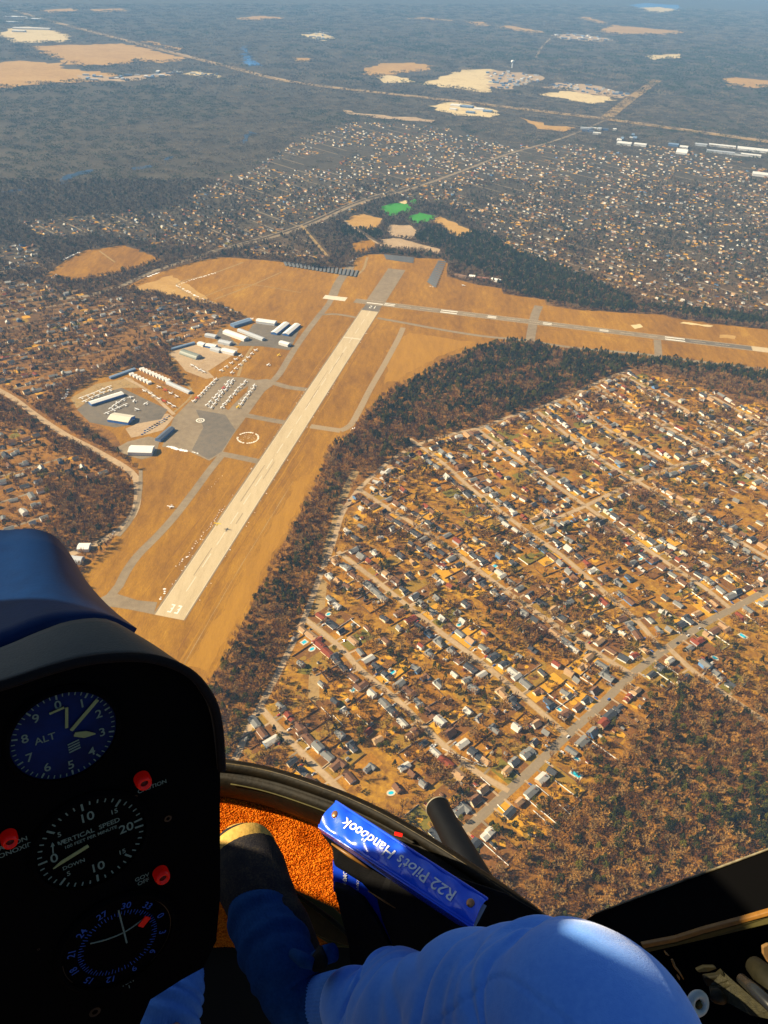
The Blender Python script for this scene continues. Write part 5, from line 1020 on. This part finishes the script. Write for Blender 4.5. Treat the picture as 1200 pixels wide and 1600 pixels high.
m_redflag = mat('red_flag_paint', (0.80, 0.010, 0.004), rough=.6); b = MB(); bar(b, on(219, 1447, .005), on(231, 1432, .005), .0055, .001); link('flag', b.mesh('flag', m_redflag), cdi)
# warning lamps, placards, screws
def lit(name, col, e):
    m = mat(name, col, rough=.3); bs = m.node_tree.nodes['Principled BSDF']; bs.inputs['Emission Color'].default_value = (*col, 1); bs.inputs['Emission Strength'].default_value = e; return m
m_core = mat('lamp_core', (0.06, 0.002, 0.002), rough=.4); m_lamp = lit('red_lamp_lens', (0.60, 0.006, 0.003), .03); b_txt = MB()
PLAC = {221: [('CAUTION', 238, 1229, .0050)], 13: [('CARBON', 16, 1320, .0056), ('MONOXIDE', 23, 1329, .0056)], 250: [('GOV', 222, 1371, .0054), ('OFF', 224, 1378, .0054)]}
for (x, y), rr_, lb in (((221, 1215), 12.5, 'red warning lamp right of the altimeter'), ((13, 1305), 12.5, 'red warning lamp at the left of the vertical speed dial'), ((250, 1362), 12, 'red warning lamp below the vertical speed dial')):
    c = on(x, y, .001); r = rr_ * c.dot(vF) / FPX; b = MB(); n = 28
    prof = [(1.0, 0), (1.0, .006), (.85, .009), (.62, .0095), (.5, .007), (.3, .0075), (.0001, .008)]
    for R_, H_ in prof: b.v += [tuple(pol(c, r * R_, 2 * PI * k / n, H_)) for k in range(n)]
    for j in range(len(prof) - 1):
        for k in range(n): b.f.append((j * n + k, j * n + (k + 1) % n, (j + 1) * n + (k + 1) % n, (j + 1) * n + k)); b.i.append(1 if j >= 4 else 0)
    wl_ = link('warning_lamp', b.mesh('warning_lamp', [m_lamp, m_core], True), heli, label=lb); bt = MB()
    for s_, tx0, ty0, sz in PLAC[x]: text_into(bt, s_, on(tx0, ty0, .0008), pa, pb, sz)
    link('lettering', bt.mesh('lettering', m_num), wl_)
for s_, x, y, sz in (('NAV', 201, 1535, .0052), ('1', 202, 1542, .0052)): text_into(b_txt, s_, on(x, y, .0008), pa, pb, sz)
link('lettering', b_txt.mesh('lettering', m_num), cdi)
for x, y, rr_ in ((262, 1278, 6), (212, 1243, 2.5), (60, 1482, 2), (148, 1580, 9)):
    c = on(x, y, .0012); r = rr_ * c.dot(vF) / FPX; b = MB(); ring(b, c, r * .5, r, .001, 20); link('screw', b.mesh('screw', m_bezel), heli)
# --- cabin floor with carpet
m_carpet = mat('orange_carpet', [(0.26, 0.042, 0.003), (0.52, 0.115, 0.007), (0.74, 0.21, 0.014), (0.42, 0.075, 0.004)], (25, 260), rough=1.0, spec=0.0, detail=3)
fo = C(430, 1320, 1.30); up = Vector((0, 0, 1)); fx = (vR - up * vR.dot(up)).normalized(); fy = up.cross(fx).normalized(); fu = (up * .93 - fy * .36).normalized(); fy = fu.cross(fx).normalized()
def onf(px, py, h=0.0): d = C(px, py, 1); return d * ((fo + fu * h).dot(fu) / d.dot(fu))
nx_, ny_ = 300, 300; V = []; random.seed(3)
c00, c10, c01, c11 = onf(200, 1205), onf(560, 1268), onf(200, 1480), onf(560, 1480)
for j in range(ny_ + 1):
    for i in range(nx_ + 1): a, b_ = i / nx_, j / ny_; p = c00.lerp(c10, a).lerp(c01.lerp(c11, a), b_); V.append(p + fu * random.uniform(0, .0032) + fx * random.uniform(-.0008, .0008) + fy * random.uniform(-.0008, .0008))
link('carpet', mesh('carpet', V, [(j * (nx_ + 1) + i, j * (nx_ + 1) + i + 1, (j + 1) * (nx_ + 1) + i + 1, (j + 1) * (nx_ + 1) + i) for j in range(ny_) for i in range(nx_)], m_carpet), heli)
m_floor = mat('cabin_floor', (0.01, 0.008, 0.006), rough=.8)
slab('floor', [onf(*p, -.012) for p in ((-500, 1215), (200, 1212), (344, 1216), (425, 1230), (508, 1257), (612, 1305), (675, 1342), (800, 1428), (870, 1500), (1000, 1700), (900, 2600), (-900, 2600))], -fu * .01, m_floor)
slab('toe_board', [onf(*p, .03) for p in ((440, 1380), (522, 1418), (560, 1455), (550, 1480), (520, 1478), (462, 1440))], -fu * .02, m_olive, bevel=.002)
slab('floor_panel', [onf(*p, .05) for p in ((452, 1402), (480, 1412), (549, 1469), (545, 1478), (512, 1468), (478, 1452))], -fu * .015, mat('brown_floor_panel', [(0.030, 0.016, 0.003), (0.055, 0.030, 0.005)], (20, 90), rough=.6), bevel=.001)
b = MB(); b.tube([onf(*p, .055) for p in ((440, 1385), (470, 1402), (520, 1438), (552, 1468))], .0035, 8); link('edge_strip', b.mesh('edge_strip', m_rubber, True), heli)
# --- canopy frame: the curved bow under the windscreen
up_ = [(180, 1196), (260, 1190), (344, 1192), (425, 1206), (508, 1233), (560, 1254), (612, 1280), (675, 1317), (737, 1357), (800, 1400), (850, 1438), (905, 1490), (960, 1560)]
dep = [1.34, 1.32, 1.30, 1.27, 1.22, 1.19, 1.15, 1.10, 1.05, 1.0, .96, .92, .88]
prof = [(-1, .012), (.0, -.006), (5, -.008), (8, .001), (14, .004), (20, -.002), (26, -.004), (33, .002), (39, .010), (46, .03), (50, .08)]
rows = []
for (o_, dd_) in prof:
    row = []
    for j in range(61):
        t = j / 60; x, y = cr(up_, t); x2, y2 = cr(up_, min(1, t + .01)); x1, y1 = cr(up_, max(0, t - .01)); tx, ty = x2 - x1, y2 - y1; L = math.hypot(tx, ty); dd = cr([(v,) for v in dep], t)[0]
        row.append(C(x - ty / L * o_ * 1.0, y + tx / L * o_, dd + dd_))
    rows.append(row)
grid_surface('canopy_frame', rows, m_rubber, thick=.006)
b = MB(); b.tube([C(*cr([(x, y, d - .009) for (x, y), d in zip(up_, dep)], j / 60)) for j in range(61)], .0022, 6); link('frame_seal', b.mesh('frame_seal', mat('seal_strip', [(0.10, 0.065, 0.012), (0.02, 0.015, 0.006), (0.16, 0.10, 0.02)], (25, 90), rough=.5), True), heli)
b = MB(); b.tube([C(*cr([(x - 16, y + 29, d - .008) for (x, y), d in zip(up_, dep)], .2 + .45 * j / 40)) for j in range(41)], .0012, 6); link('frame_bead', b.mesh('frame_bead', m_olive, True), heli)
slab('marker_tape', [C(617, 1301, 1.10), C(629, 1304, 1.095), (C(628, 1308, 1.095)), C(616, 1305, 1.10)], vF * .004, m_redflag)
# --- side pocket, dark, under the handbook
slab('side_pocket', [C(*p) for p in ((500, 1300, 1.04), (540, 1296, 1.03), (620, 1330, 1.00), (700, 1365, .97), (790, 1395, .95), (870, 1440, .94), (900, 1500, .94), (880, 1640, .93), (640, 1660, .97), (617, 1486, 1.0), (597, 1437, 1.01), (589, 1405, 1.02), (566, 1380, 1.03), (522, 1352, 1.04), (519, 1325, 1.04))], C(620, 1400, .02), m_black, bevel=.003)
slab('pocket_lower', [C(*p) for p in ((521, 1386, 1.03), (545, 1393, 1.02), (570, 1411, 1.01), (590, 1441, 1.005), (612, 1486, 1.0), (640, 1660, .97), (560, 1660, .99), (545, 1480, 1.02))], vF * .02, m_black, bevel=.003)
b = MB(); b.tube([C(*p) for p in ((518, 1318, 1.035), (545, 1336, 1.02), (580, 1360, 1.005))], [.001, .0028, .0008], 6); b.tube([C(*p) for p in ((575, 1392, 1.015), (600, 1408, 1.0), (618, 1419, .995))], [.0006, .0012, .0005], 6); link('pocket_trim', b.mesh('pocket_trim', m_brass, True), heli)
# --- skid tube below the nose
b = MB(); sk = [C(*p) for p in ((684, 1262, 2.10), (700, 1292, 2.02), (722, 1332, 1.92), (748, 1378, 1.82), (790, 1450, 1.7), (850, 1560, 1.55))]; b.tube(sk, [.031, .0315, .0335, .035, .037, .038], 28, cap=False)
m_skid = mat('skid_paint', [(0.002, 0.0022, 0.003), (0.004, 0.0045, 0.006)], (8, 40), rough=.5, spec=.15); o = link('skid_tube', b.mesh('skid_tube', m_skid, True), heli, label='black skid tube with slanted round end under the nose')
dsk = (sk[1] - sk[0]).normalized(); u_ = (vR - dsk * vR.dot(dsk)).normalized(); w_ = dsk.cross(u_).normalized(); b = MB(); n = 28; b.add([sk[0] + (u_ * math.cos(2 * PI * k / n) + w_ * math.sin(2 * PI * k / n)) * .0305 - dsk * .0005 for k in range(n)], [tuple(range(n))]); link('end_cap', b.mesh('end_cap', mat('end_cap_rubber', (0.012, 0.013, 0.008), rough=.7)), o)
b = MB(); b.tube([sk[0] + (u_ * math.cos(2 * PI * k / n) + w_ * math.sin(2 * PI * k / n)) * .0315 for k in range(n + 1)], .0018, 6, cap=False); link('end_rim', b.mesh('end_rim', mat('pale_metal_rim', (0.30, 0.27, 0.20), rough=.4), True), o)  # ring paler than the tube round its end
# --- door sill and floor hardware at the right
slab('door_sill', [C(*p) for p in ((860, 1472, .92), (936, 1424, .90), (1012, 1396, .87), (1100, 1364, .84), (1200, 1327, .80), (1330, 1275, .76), (1330, 1405, .70), (1200, 1432, .74), (1100, 1458, .78), (1004, 1482, .82), (900, 1560, .86))], C(1050, 1430, .03), m_panel, bevel=.002)
b = MB(); b.tube([C(*p) for p in ((925, 1429, .898), (1012, 1396, .868), (1100, 1364, .838), (1200, 1327, .798), (1330, 1275, .758))], [.0007, .0013, .0014, .0012, .001], 6); link('sill_edge', b.mesh('sill_edge', mat('worn_edge', [(0.30, 0.26, 0.16), (0.06, 0.05, 0.03)], (30,), rough=.5), True), heli)
slab('sill_trim', [C(*p) for p in ((1003, 1476, .81), (1056, 1466, .79), (1100, 1452, .77), (1160, 1436, .75), (1215, 1420, .73), (1330, 1395, .69), (1330, 1402, .69), (1215, 1428, .73), (1160, 1443, .75), (1100, 1459, .77), (1058, 1472, .79), (1006, 1482, .81))], vF * .006, m_brass, bevel=.0008)
slab('sill_flange', [C(*p) for p in ((1006, 1483, .812), (1058, 1473, .792), (1100, 1460, .772), (1215, 1429, .732), (1330, 1403, .692), (1330, 1414, .692), (1215, 1441, .732), (1110, 1466, .772), (1014, 1488, .812))], vF * .006, m_olive, bevel=.0008)
slab('floor_well', [C(*p) for p in ((860, 1480, .93), (1100, 1450, .88), (1400, 1380, .80), (1500, 1900, .7), (800, 1900, .8))], vF * .02, m_panel)
slab('tape_mark', [C(*p) for p in ((1053, 1406, .852), (1066, 1404, .848), (1067, 1408, .848), (1054, 1411, .852))], vF * .002, mat('yellow_mark', (0.65, 0.36, 0.02), rough=.6))
def torus(name, c, n_, R_, r_, m, parent=heli, **k):
    u = n_.orthogonal().normalized(); v = n_.cross(u); b = MB(); N_ = 40; b.tube([c + (u * math.cos(2 * PI * i / N_) + v * math.sin(2 * PI * i / N_)) * R_ for i in range(N_)] + [c + u * R_], r_, 12, cap=False); return link(name, b.mesh(name, m, True), parent, **k)
cW = C(1090, 1568, .66); o = torus('roller', cW, (-vF + vR * .35 + vU * .1).normalized(), .0072, .0036, mat('white_nylon', (0.42, 0.46, 0.42), rough=.4, spec=.4), label='white nylon roller with dark hub')
b = MB(); b.tube([cW - vF * .003, cW + vF * .006], .003, 14); link('hub', b.mesh('hub', m_olive, True), o)
m_grey = mat('seat_hardware', [(0.006, 0.0055, 0.002), (0.013, 0.012, 0.005)], (40, 200), rough=.6, spec=.15)
slab('hinge_plate', [C(*p) for p in ((1088, 1516, .68), (1100, 1511, .68), (1118, 1511, .675), (1121, 1514, .675), (1108, 1519, .68), (1092, 1520, .68))], vF * .004, m_grey, bevel=.0008)
slab('belt_bracket', [C(*p) for p in ((1100, 1528, .66), (1122, 1525, .655), (1130, 1518, .65), (1135, 1533, .65), (1126, 1538, .655), (1105, 1542, .66))], vF * .006, m_grey, bevel=.001)
m_mesh = mat('ribbed_webbing', [(0.014, 0.013, 0.005), (0.028, 0.025, 0.010)], (300,), rough=.7, bump=.0006, bscale=900); web = slab('belt_webbing', [C(*p) for p in ((1110, 1545, .65), (1142, 1540, .645), (1132, 1520, .65), (1145, 1532, .645), (1200, 1580, .62), (1240, 1625, .60), (1200, 1592, .62), (1172, 1586, .63), (1138, 1567, .64), (1112, 1560, .65))], vF * .003, m_mesh)
b = MB(); b.tube([C(1110, 1553, .642), C(1120, 1556, .640), C(1130, 1562, .642)], [.004, .006, .004], 12); link('belt_knob', b.mesh('belt_knob', m_grey, True), heli)
b = MB(); b.tube([C(1158, 1529, .64), C(1180, 1548, .62), (C(1240, 1605, .58))], [.004, .0048, .005], 16); link('seat_rail', b.mesh('seat_rail', mat('polished_tube', (0.05, 0.052, 0.05), rough=.25, metal=.8), True), heli)
b = MB(); b.tube([C(1178, 1508, .66), C(1200, 1530, .64), C(1260, 1590, .60)], [.0075, .010, .012], 16); link('seat_tube', b.mesh('seat_tube', m_grey, True), heli)
slab('latch_tab', [C(*p) for p in ((1192, 1480, .70), (1200, 1476, .70), (1215, 1474, .70), (1215, 1512, .70), (1200, 1504, .70), (1193, 1492, .70))], vF * .004, mat('tan_tab', (0.16, 0.09, 0.03), rough=.6), bevel=.001)
b = MB(); b.tube([C(1038, 1486, .78), C(1041, 1490, .775), C(1045, 1493, .77)], [.0006, .0011, .0005], 6); b.tube([C(1058, 1523, .76), C(1060, 1527, .76), C(1062, 1531, .76)], [.0006, .0012, .0005], 6); b.tube([C(1050, 1499, .77), C(1054, 1510, .77), C(1062, 1520, .77), C(1068, 1530, .77)], [.0012, .0014, .001, .0006], 6); link('wire_clip', b.mesh('wire_clip', m_brass, True), heli)
# --- added panel out of view on the left, shaped to shade parts of the cabin
def K(r_, u, f): return vR * r_ + vU * u + vF * f
m_shade = mat('shade_panel_dark', (0.012, 0.012, 0.012), rough=.8)
SHADE_OUTLINE = [(-.6, 1.0), (-.25, .80), (-.05, .62), (-.02, .590), (.028, .568), (.13, .526), (.165, .53), (.20, .60), (.30, .60), (.325, .475), (.36, .445), (.41, .412), (.474, .375), (.556, .30), (.65, .235), (.774, .15), (.817, .11), (.894, .065), (.95, -.02), (1.02, -.06), (1.1, -.6), (.9, -1.3), (-.3, -1.3), (-.8, -.4)]
slab('left_shade_panel', [K(-1.2, u, f) for f, u in SHADE_OUTLINE], -vR * .03, m_shade)
# --- handbook in the pocket
hb_ = thing('handbook', 'blue vinyl pilot handbook binder with white lettering on its spine, tucked in the side pocket', 'book', tuple(VC)); m_vinyl = mat('blue_vinyl', [(0.010, 0.075, 0.72), (0.016, 0.12, 0.90)], (9, 40), rough=.24, spec=.6, bump=.0022, bscale=22, coat=.3)
A_, B_, E_ = C(525, 1253, .985), C(499, 1290, .965), C(762, 1406, .82); D_ = E_ + (B_ - A_) * .86
nu, nv = 130, 18; rows = []; un = (E_ - A_).normalized(); vn = (B_ - A_).normalized(); nrm = un.cross(vn).normalized(); nrm = nrm if nrm.dot(vF) < 0 else -nrm
for j in range(nv + 1):
    row = []
    for i in range(nu + 1):
        a, v = i / nu, j / nv; p = A_.lerp(E_, a).lerp(B_.lerp(D_, a), v); h = .004 * math.sin(PI * v) ** .5 + .0012 * math.sin(a * 19 + v * 3) * math.sin(PI * v) + .0009 * math.sin(a * 41 - v * 7); row.append(p + nrm * h)
    rows.append(row)
sp = grid_surface('spine', rows, m_vinyl, hb_)
dn = (C(470, 1420, 1.15) - B_).normalized() * .02; cv = (A_.lerp(D_, .5).normalized() + vn * .06).normalized()
slab('front_cover', [B_ + nrm * .001, D_ + nrm * .001, D_ + cv * .12, B_ + cv * .12], vn * .003, m_vinyl, hb_, bevel=.001)
slab('back_cover', [A_ + nrm * .001, E_ + nrm * .001, E_ + cv * .12, A_ + cv * .12], -vn * .002, m_vinyl, hb_, bevel=.001)
slab('pages', [A_.lerp(B_, .15) - nrm * .004, E_.lerp(D_, .15) - nrm * .004, E_.lerp(D_, .15) - nrm * .004 + cv * .105, A_.lerp(B_, .15) - nrm * .004 + cv * .105], vn * (B_ - A_).length * .7, mat('paper', (.7, .68, .6)), hb_)
b = MB()
for (a0, p0, q0) in ((0, A_ + nrm * .0012, E_ + nrm * .0012), (1, B_ + nrm * .0012, D_ + nrm * .0012)): b.tube([p0, p0.lerp(q0, .5), q0], .0014, 8)
link('piping', b.mesh('piping', m_vinyl, True), hb_)
mid0 = C(712, 1400, .80); tx = (C(546, 1300, .96) - C(704, 1399, .822)).normalized(); tyv = (vn - tx * vn.dot(tx)).normalized(); base = A_.lerp(B_, .53).lerp(E_.lerp(D_, .53), .5)
b = MB(); nrm2 = tx.cross(tyv).normalized(); 
text_into(b, "R22 Pilot's Handbook", A_.lerp(E_, .512).lerp(B_.lerp(D_, .512), .50) + nrm * .0062, tx, tyv, .0185, ext=1.0)
# lay every letter on the padded spine
qs = [(Vector(v) - A_).dot(un) for v in b.v]; q0, q1 = min(qs), max(qs); Ls = (E_ - A_).length; vs_ = [(Vector(v) - A_).dot(vn) for v in b.v]; v0 = (min(vs_) + max(vs_)) / 2; vp = (vn - un * vn.dot(un)).normalized(); Lb = (B_ - A_).length; kv = vn.dot(un)
b.v = [tuple(Vector(v)) for v in b.v]; vs_ = [(Vector(v) - A_).dot(vp) for v in b.v]; v0 = (min(vs_) + max(vs_)) / 2
b.v = [tuple(A_ + un * (Ls * (.13 + .74 * ((Vector(v) - A_).dot(un) - q0) / (q1 - q0))) + vp * (((Vector(v) - A_).dot(vp) - v0) * 1.0 + Lb * .52 * vp.dot(vn))) for v in b.v]
VV = []
for v in b.v:
    v = Vector(v); q = v - A_; w__ = min(1, max(0, q.dot(vp) / (Lb * vp.dot(vn)))); a = (q.dot(un) - w__ * Lb * kv) / Ls; h = .004 * math.sin(PI * w__) ** .5 + .0012 * math.sin(a * 19 + w__ * 3) * math.sin(PI * w__) + .0009 * math.sin(a * 41 - w__ * 7); base_p = A_.lerp(E_, a).lerp(B_.lerp(D_, a), w__); VV.append(base_p + nrm * (h + .0009))
b.v = [tuple(v) for v in VV]; link('lettering', b.mesh('lettering', mat('silver_print', (0.80, 0.82, 0.86), rough=.6, spec=.1)), sp)
for a, w__ in ((.055, .42), (.945, .45)):
    p = A_.lerp(E_, a).lerp(B_.lerp(D_, a), w__) + nrm * .0035; b = MB(); 
    for j, (R_, H_) in enumerate(((.0048, 0), (.0048, .001), (.0040, .002), (.002, .0026), (.0001, .0027))): b.v += [tuple(p + (un * math.cos(2 * PI * k / 20) + vn * math.sin(2 * PI * k / 20)) * R_ + nrm * H_) for k in range(20)]
    for j in range(4):
        for k in range(20): b.f.append((j * 20 + k, j * 20 + (k + 1) % 20, (j + 1) * 20 + (k + 1) % 20, (j + 1) * 20 + k)); b.i.append(0)
    link('rivet', b.mesh('rivet', mat('bronze_rivet', (0.42, 0.20, 0.09), rough=.3, metal=.7), True), sp)
bk = thing('booklet', 'flat blue booklet with white print showing below the handbook in the pocket', 'book', tuple(VC))
BK = [C(*p) for p in ((520, 1345, 1.055), (640, 1420, 1.03), (640, 1500, 1.02), (521, 1392, 1.05))]; cvr = slab('cover', BK, vF * .005, mat('booklet_blue', (0.005, 0.05, 0.62), rough=.5), bk); b = MB()
bn = (BK[1] - BK[0]).cross(BK[3] - BK[0]).normalized(); bn = bn if bn.dot(vF) < 0 else -bn; ty_ = (vR * .97 + vU * .1).normalized(); tx_ = (-vU + vR * -.03).normalized(); ty_ = (ty_ - bn * ty_.dot(bn)).normalized(); tx_ = (tx_ - bn * tx_.dot(bn)).normalized()
def onb(px, py): d = C(px, py, 1); return d * ((BK[0] + bn * .0012).dot(bn) / d.dot(bn))
text_into(b, 'HELICOPTER COMPANY', onb(537, 1398), tx_, ty_, .0075, align='RIGHT'); text_into(b, 'ROTORCRAFT', onb(558, 1392), tx_, ty_, .0045, align='RIGHT'); link('lettering', b.mesh('lettering', mat('white_print', (0.75, 0.75, 0.75))), cvr)
# ------------------------------------------------------------------ the person in the seat: right leg bent across the frame, feet on the floor
m_skin = mat('skin', [(0.42, 0.22, 0.14), (0.5, 0.28, 0.18)], (40,), rough=.6); m_fleece = mat('shade_blue_fleece', [(0.10, 0.31, 0.90), (0.15, 0.39, 0.97)], (30, 220), rough=.95, spec=.05, bump=.0004, bscale=900)  # fleece: light grey cloth, the blue of its shade put into the colour
m_rib = mat('blue_ribbed_knit', [(0.08, 0.22, 0.62), (0.12, 0.30, 0.72)], (60, 300), rough=.95, spec=.05); m_sock = mat('navy_ribbed_sock', [(0.006, 0.034, 0.115), (0.014, 0.060, 0.19)], (60, 300), rough=0.95, spec=.04); m_shoe = mat('dark_suede', [(0.007, 0.008, 0.014), (0.022, 0.020, 0.022), (0.060, 0.048, 0.030)], (35, 400), rough=.9, spec=.1, bump=.0006, bscale=500); m_toe = mat('tan_rubber', [(0.42, 0.25, 0.05), (0.56, 0.36, 0.09)], (40, 160), rough=.7, bump=.0008, bscale=180)
_fb = m_fleece.node_tree.nodes['Principled BSDF']; _fb.inputs['Sheen Weight'].default_value = 0.4; _fb.inputs['Sheen Roughness'].default_value = 0.45
person = thing('person', 'seated person in shade-blue sweatpants, ribbed socks and dark tan-toed shoes, knee raised at bottom', 'person', tuple(VC))
def sk_body():
    J = {'pelvis': (600, 3200, .32, .10), 'hipR': (1090, 3130, .335, .075), 'thR': (1010, 2150, .47, .062), 'knR': (905, 1595, .615, .050), 'shR': (720, 1612, .76, .046), 'anR': (555, 1583, .92, .030), 'heR': (475, 1565, 1.02, .032), 'miR': (430, 1470, 1.10, .034), 'toR': (385, 1350, 1.19, .026),
         'hipL': (100, 3130, .335, .075), 'knL': (250, 1900, .66, .045), 'anL': (272, 1620, .90, .030), 'heL': (250, 1640, .99, .03), 'toL': (225, 1500, 1.15, .026)}
    E2 = [('pelvis', 'hipR'), ('hipR', 'thR'), ('thR', 'knR'), ('knR', 'shR'), ('shR', 'anR'), ('anR', 'heR'), ('heR', 'miR'), ('miR', 'toR'), ('pelvis', 'hipL'), ('hipL', 'knL'), ('knL', 'anL'), ('anL', 'heL'), ('heL', 'toL')]
    ks = list(J); me = bpy.data.meshes.new('body'); me.from_pydata([tuple(C(*J[k][:3])) for k in ks], [(ks.index(a), ks.index(b)) for a, b in E2], []); me.materials.append(m_skin)
    o = link('body', me, person); md = o.modifiers.new('skin', 'SKIN')
    for k, sv in zip(ks, me.skin_vertices[0].data): rr_ = J[k][3] * .8; sv.radius = (rr_, rr_); sv.use_root = k == 'pelvis'
    sd = o.modifiers.new('sub', 'SUBSURF'); sd.levels = sd.render_levels = 1
sk_body()
def cloth_tube(name, keys, n, rings, m, wr=None, parent=person, ends=False, **k):
    """cloth round a limb: centre line and radius keys (px, py, d, r); wr(t, a) gives the folds"""
    ks = [tuple(C(*q[:3])) + (q[3],) for q in keys]; V = []; F_ = []; upv = None
    for i in range(rings + 1):
        t = i / rings; p = cr(ks, t); q = cr(ks, min(1, t + .01)) - cr(ks, max(0, t - .01)); d = Vector(q[:3]).normalized()
        if upv is None: upv = (vU - d * vU.dot(d)).normalized()
        upv = (upv - d * upv.dot(d)).normalized(); s_ = d.cross(upv)
        for j in range(n): a = 2 * PI * j / n; rr_ = p[3] * (1 + (wr(t, a) if wr else 0)); V.append(Vector(p[:3]) + (upv * math.cos(a) + s_ * math.sin(a)) * rr_)
    for i in range(rings):
        for j in range(n): F_.append((i * n + j, i * n + (j + 1) % n, (i + 1) * n + (j + 1) % n, (i + 1) * n + j))
    if ends: F_ += [tuple(range(n))[::-1], tuple(rings * n + j for j in range(n))]
    return link(name, mesh(name, V, F_, m, smooth=True), parent, **k)
_rf = random.Random(8); _FOLDS = tuple((_rf.uniform(.10, .66), _rf.uniform(-.6, 2.4), _rf.uniform(.008, .020), _rf.uniform(-.18, .18), _rf.uniform(.02, .05)) for _ in range(30))
def folds(t, a):
    f = 0
    for (tc, ac, ln, sl, am) in _FOLDS + ((.14, .1, .05, .10, .07), (.22, .7, .06, -.12, .06), (.30, -.3, .05, .16, .07), (.20, 1.6, .05, .1, .05), (.42, .5, .06, -.15, .04), (.50, -.5, .05, .12, .035), (.36, 1.4, .05, -.1, .05), (.62, .2, .05, .1, .02)):
        da = (a - ac + PI) % (2 * PI) - PI; u = (t - tc - sl * da * .5) / ln; f -= 2.1 * am * math.exp(-u * u) * math.exp(-(da / .9) ** 2)
    if .38 < t < .86:
        a0 = math.radians(30 + 55 * (.80 - t) / .4); f -= .030 * math.exp(-((a - a0) / .022) ** 2) * min(1, (t - .38) / .1) - .010 * math.exp(-((a - a0) / .09) ** 2)
    return f + .012 * math.sin(a * 3 + t * 9) + .008 * math.sin(a * 5 - t * 17)
TR = [(541, 1567, .925, .036), (560, 1572, .905, .046), (600, 1585, .875, .066), (665, 1598, .81, .078), (740, 1600, .735, .082), (820, 1590, .675, .083), (875, 1590, .640, .0775), (915, 1608, .608, .0745), (955, 1700, .575, .078), (1010, 2150, .47, .085), (1090, 3130, .335, .095)]
trou = cloth_tube('trousers', TR, 200, 220, m_fleece, folds)
cuff = cloth_tube('cuff', [(499, 1570, .955, .0315), (515, 1570, .945, .034), (532, 1569, .932, .0355), (544, 1569, .922, .037)], 216, 14, m_rib, lambda t, a: .018 * math.cos(a * 54), parent=trou)
# seam along the thigh and shin
sm = [C(*cr([(745, 1590, .655), (800, 1548, .592), (850, 1500, .556), (900, 1462, .545), (945, 1446, .548), (985, 1449, .560)], j / 30)) for j in range(31)]
# socks: slack knit with soft rolls
def roll(t, a): return .05 * math.sin(t * 38 + 1.2 * math.sin(a + .5)) * (1 - .6 * t) + .02 * math.sin(t * 71 + a) + .008 * math.cos(a * 60)
cloth_tube('sock', [(388, 1395, 1.10, .032), (403, 1430, 1.06, .040), (424, 1472, 1.02, .044), (444, 1515, .985, .043), (464, 1560, .965, .038), (500, 1575, .95, .031), (530, 1570, .935, .028)], 180, 120, m_sock, roll)
cloth_tube('sock', [(285, 1500, 1.00, .020), (280, 1530, .96, .029), (272, 1560, .94, .034), (262, 1600, .92, .036), (255, 1660, .90, .038), (260, 1800, .80, .045)], 180, 120, m_rib, lambda t, a: .045 * math.sin(t * 60 + a) + .01 * math.cos(a * 60))
def shoe(keys, nm='shoe'):
    o = cloth_tube(nm, keys, 40, 40, m_shoe, lambda t, a: -.10 * max(0, math.cos(a - PI)) + .01 * math.sin(t * 40), ends=True); return o
SH = [(366, 1304, 1.19, .012), (368, 1309, 1.185, .030), (374, 1325, 1.17, .044), (386, 1355, 1.14, .052), (400, 1392, 1.10, .050), (418, 1430, 1.07, .046), (440, 1470, 1.04, .044), (462, 1520, 1.02, .040)]
s1 = shoe(SH); cloth_tube('toe_cap', [(364, 1300, 1.185, .006), (366, 1305, 1.18, .026), (371, 1316, 1.172, .041), (376, 1328, 1.162, .0485), (379, 1336, 1.157, .0505)], 48, 16, m_toe, None, parent=s1, ends=True)
b = MB(); 
b.tube([C(*p) for p in ((400, 1310, 1.15), (424, 1335, 1.14), (440, 1375, 1.11), (456, 1425, 1.08), (470, 1470, 1.05))], [.006, .009, .010, .010, .009], 10); link('sole', b.mesh('sole', m_black, True), s1)
s2 = shoe([(215, 1440, 1.2, .012), (220, 1450, 1.19, .038), (235, 1490, 1.14, .048), (255, 1540, 1.08, .045), (262, 1600, 1.03, .04)])
# strap clip at the ankle
cl = slab('strap_clip', [C(*p) for p in ((497, 1488, .90), (506, 1493, .895), (513, 1510, .89), (507, 1520, .89), (492, 1522, .895), (480, 1514, .90), (488, 1502, .90))], vF * .02, m_black, person, bevel=.004)
b = MB(); b.tube([C(495, 1500, .925), C(508, 1492, .915), C(521, 1488, .91)], [.010, .0105, .010], 18); link('strap_end', b.mesh('strap_end', m_sock, True), cl); b = MB(); b.tube([C(458, 1490, .93), C(474, 1500, .905), C(490, 1507, .90)], [.006, .008, .006], 14); link('strap', b.mesh('strap', m_sock, True), cl)
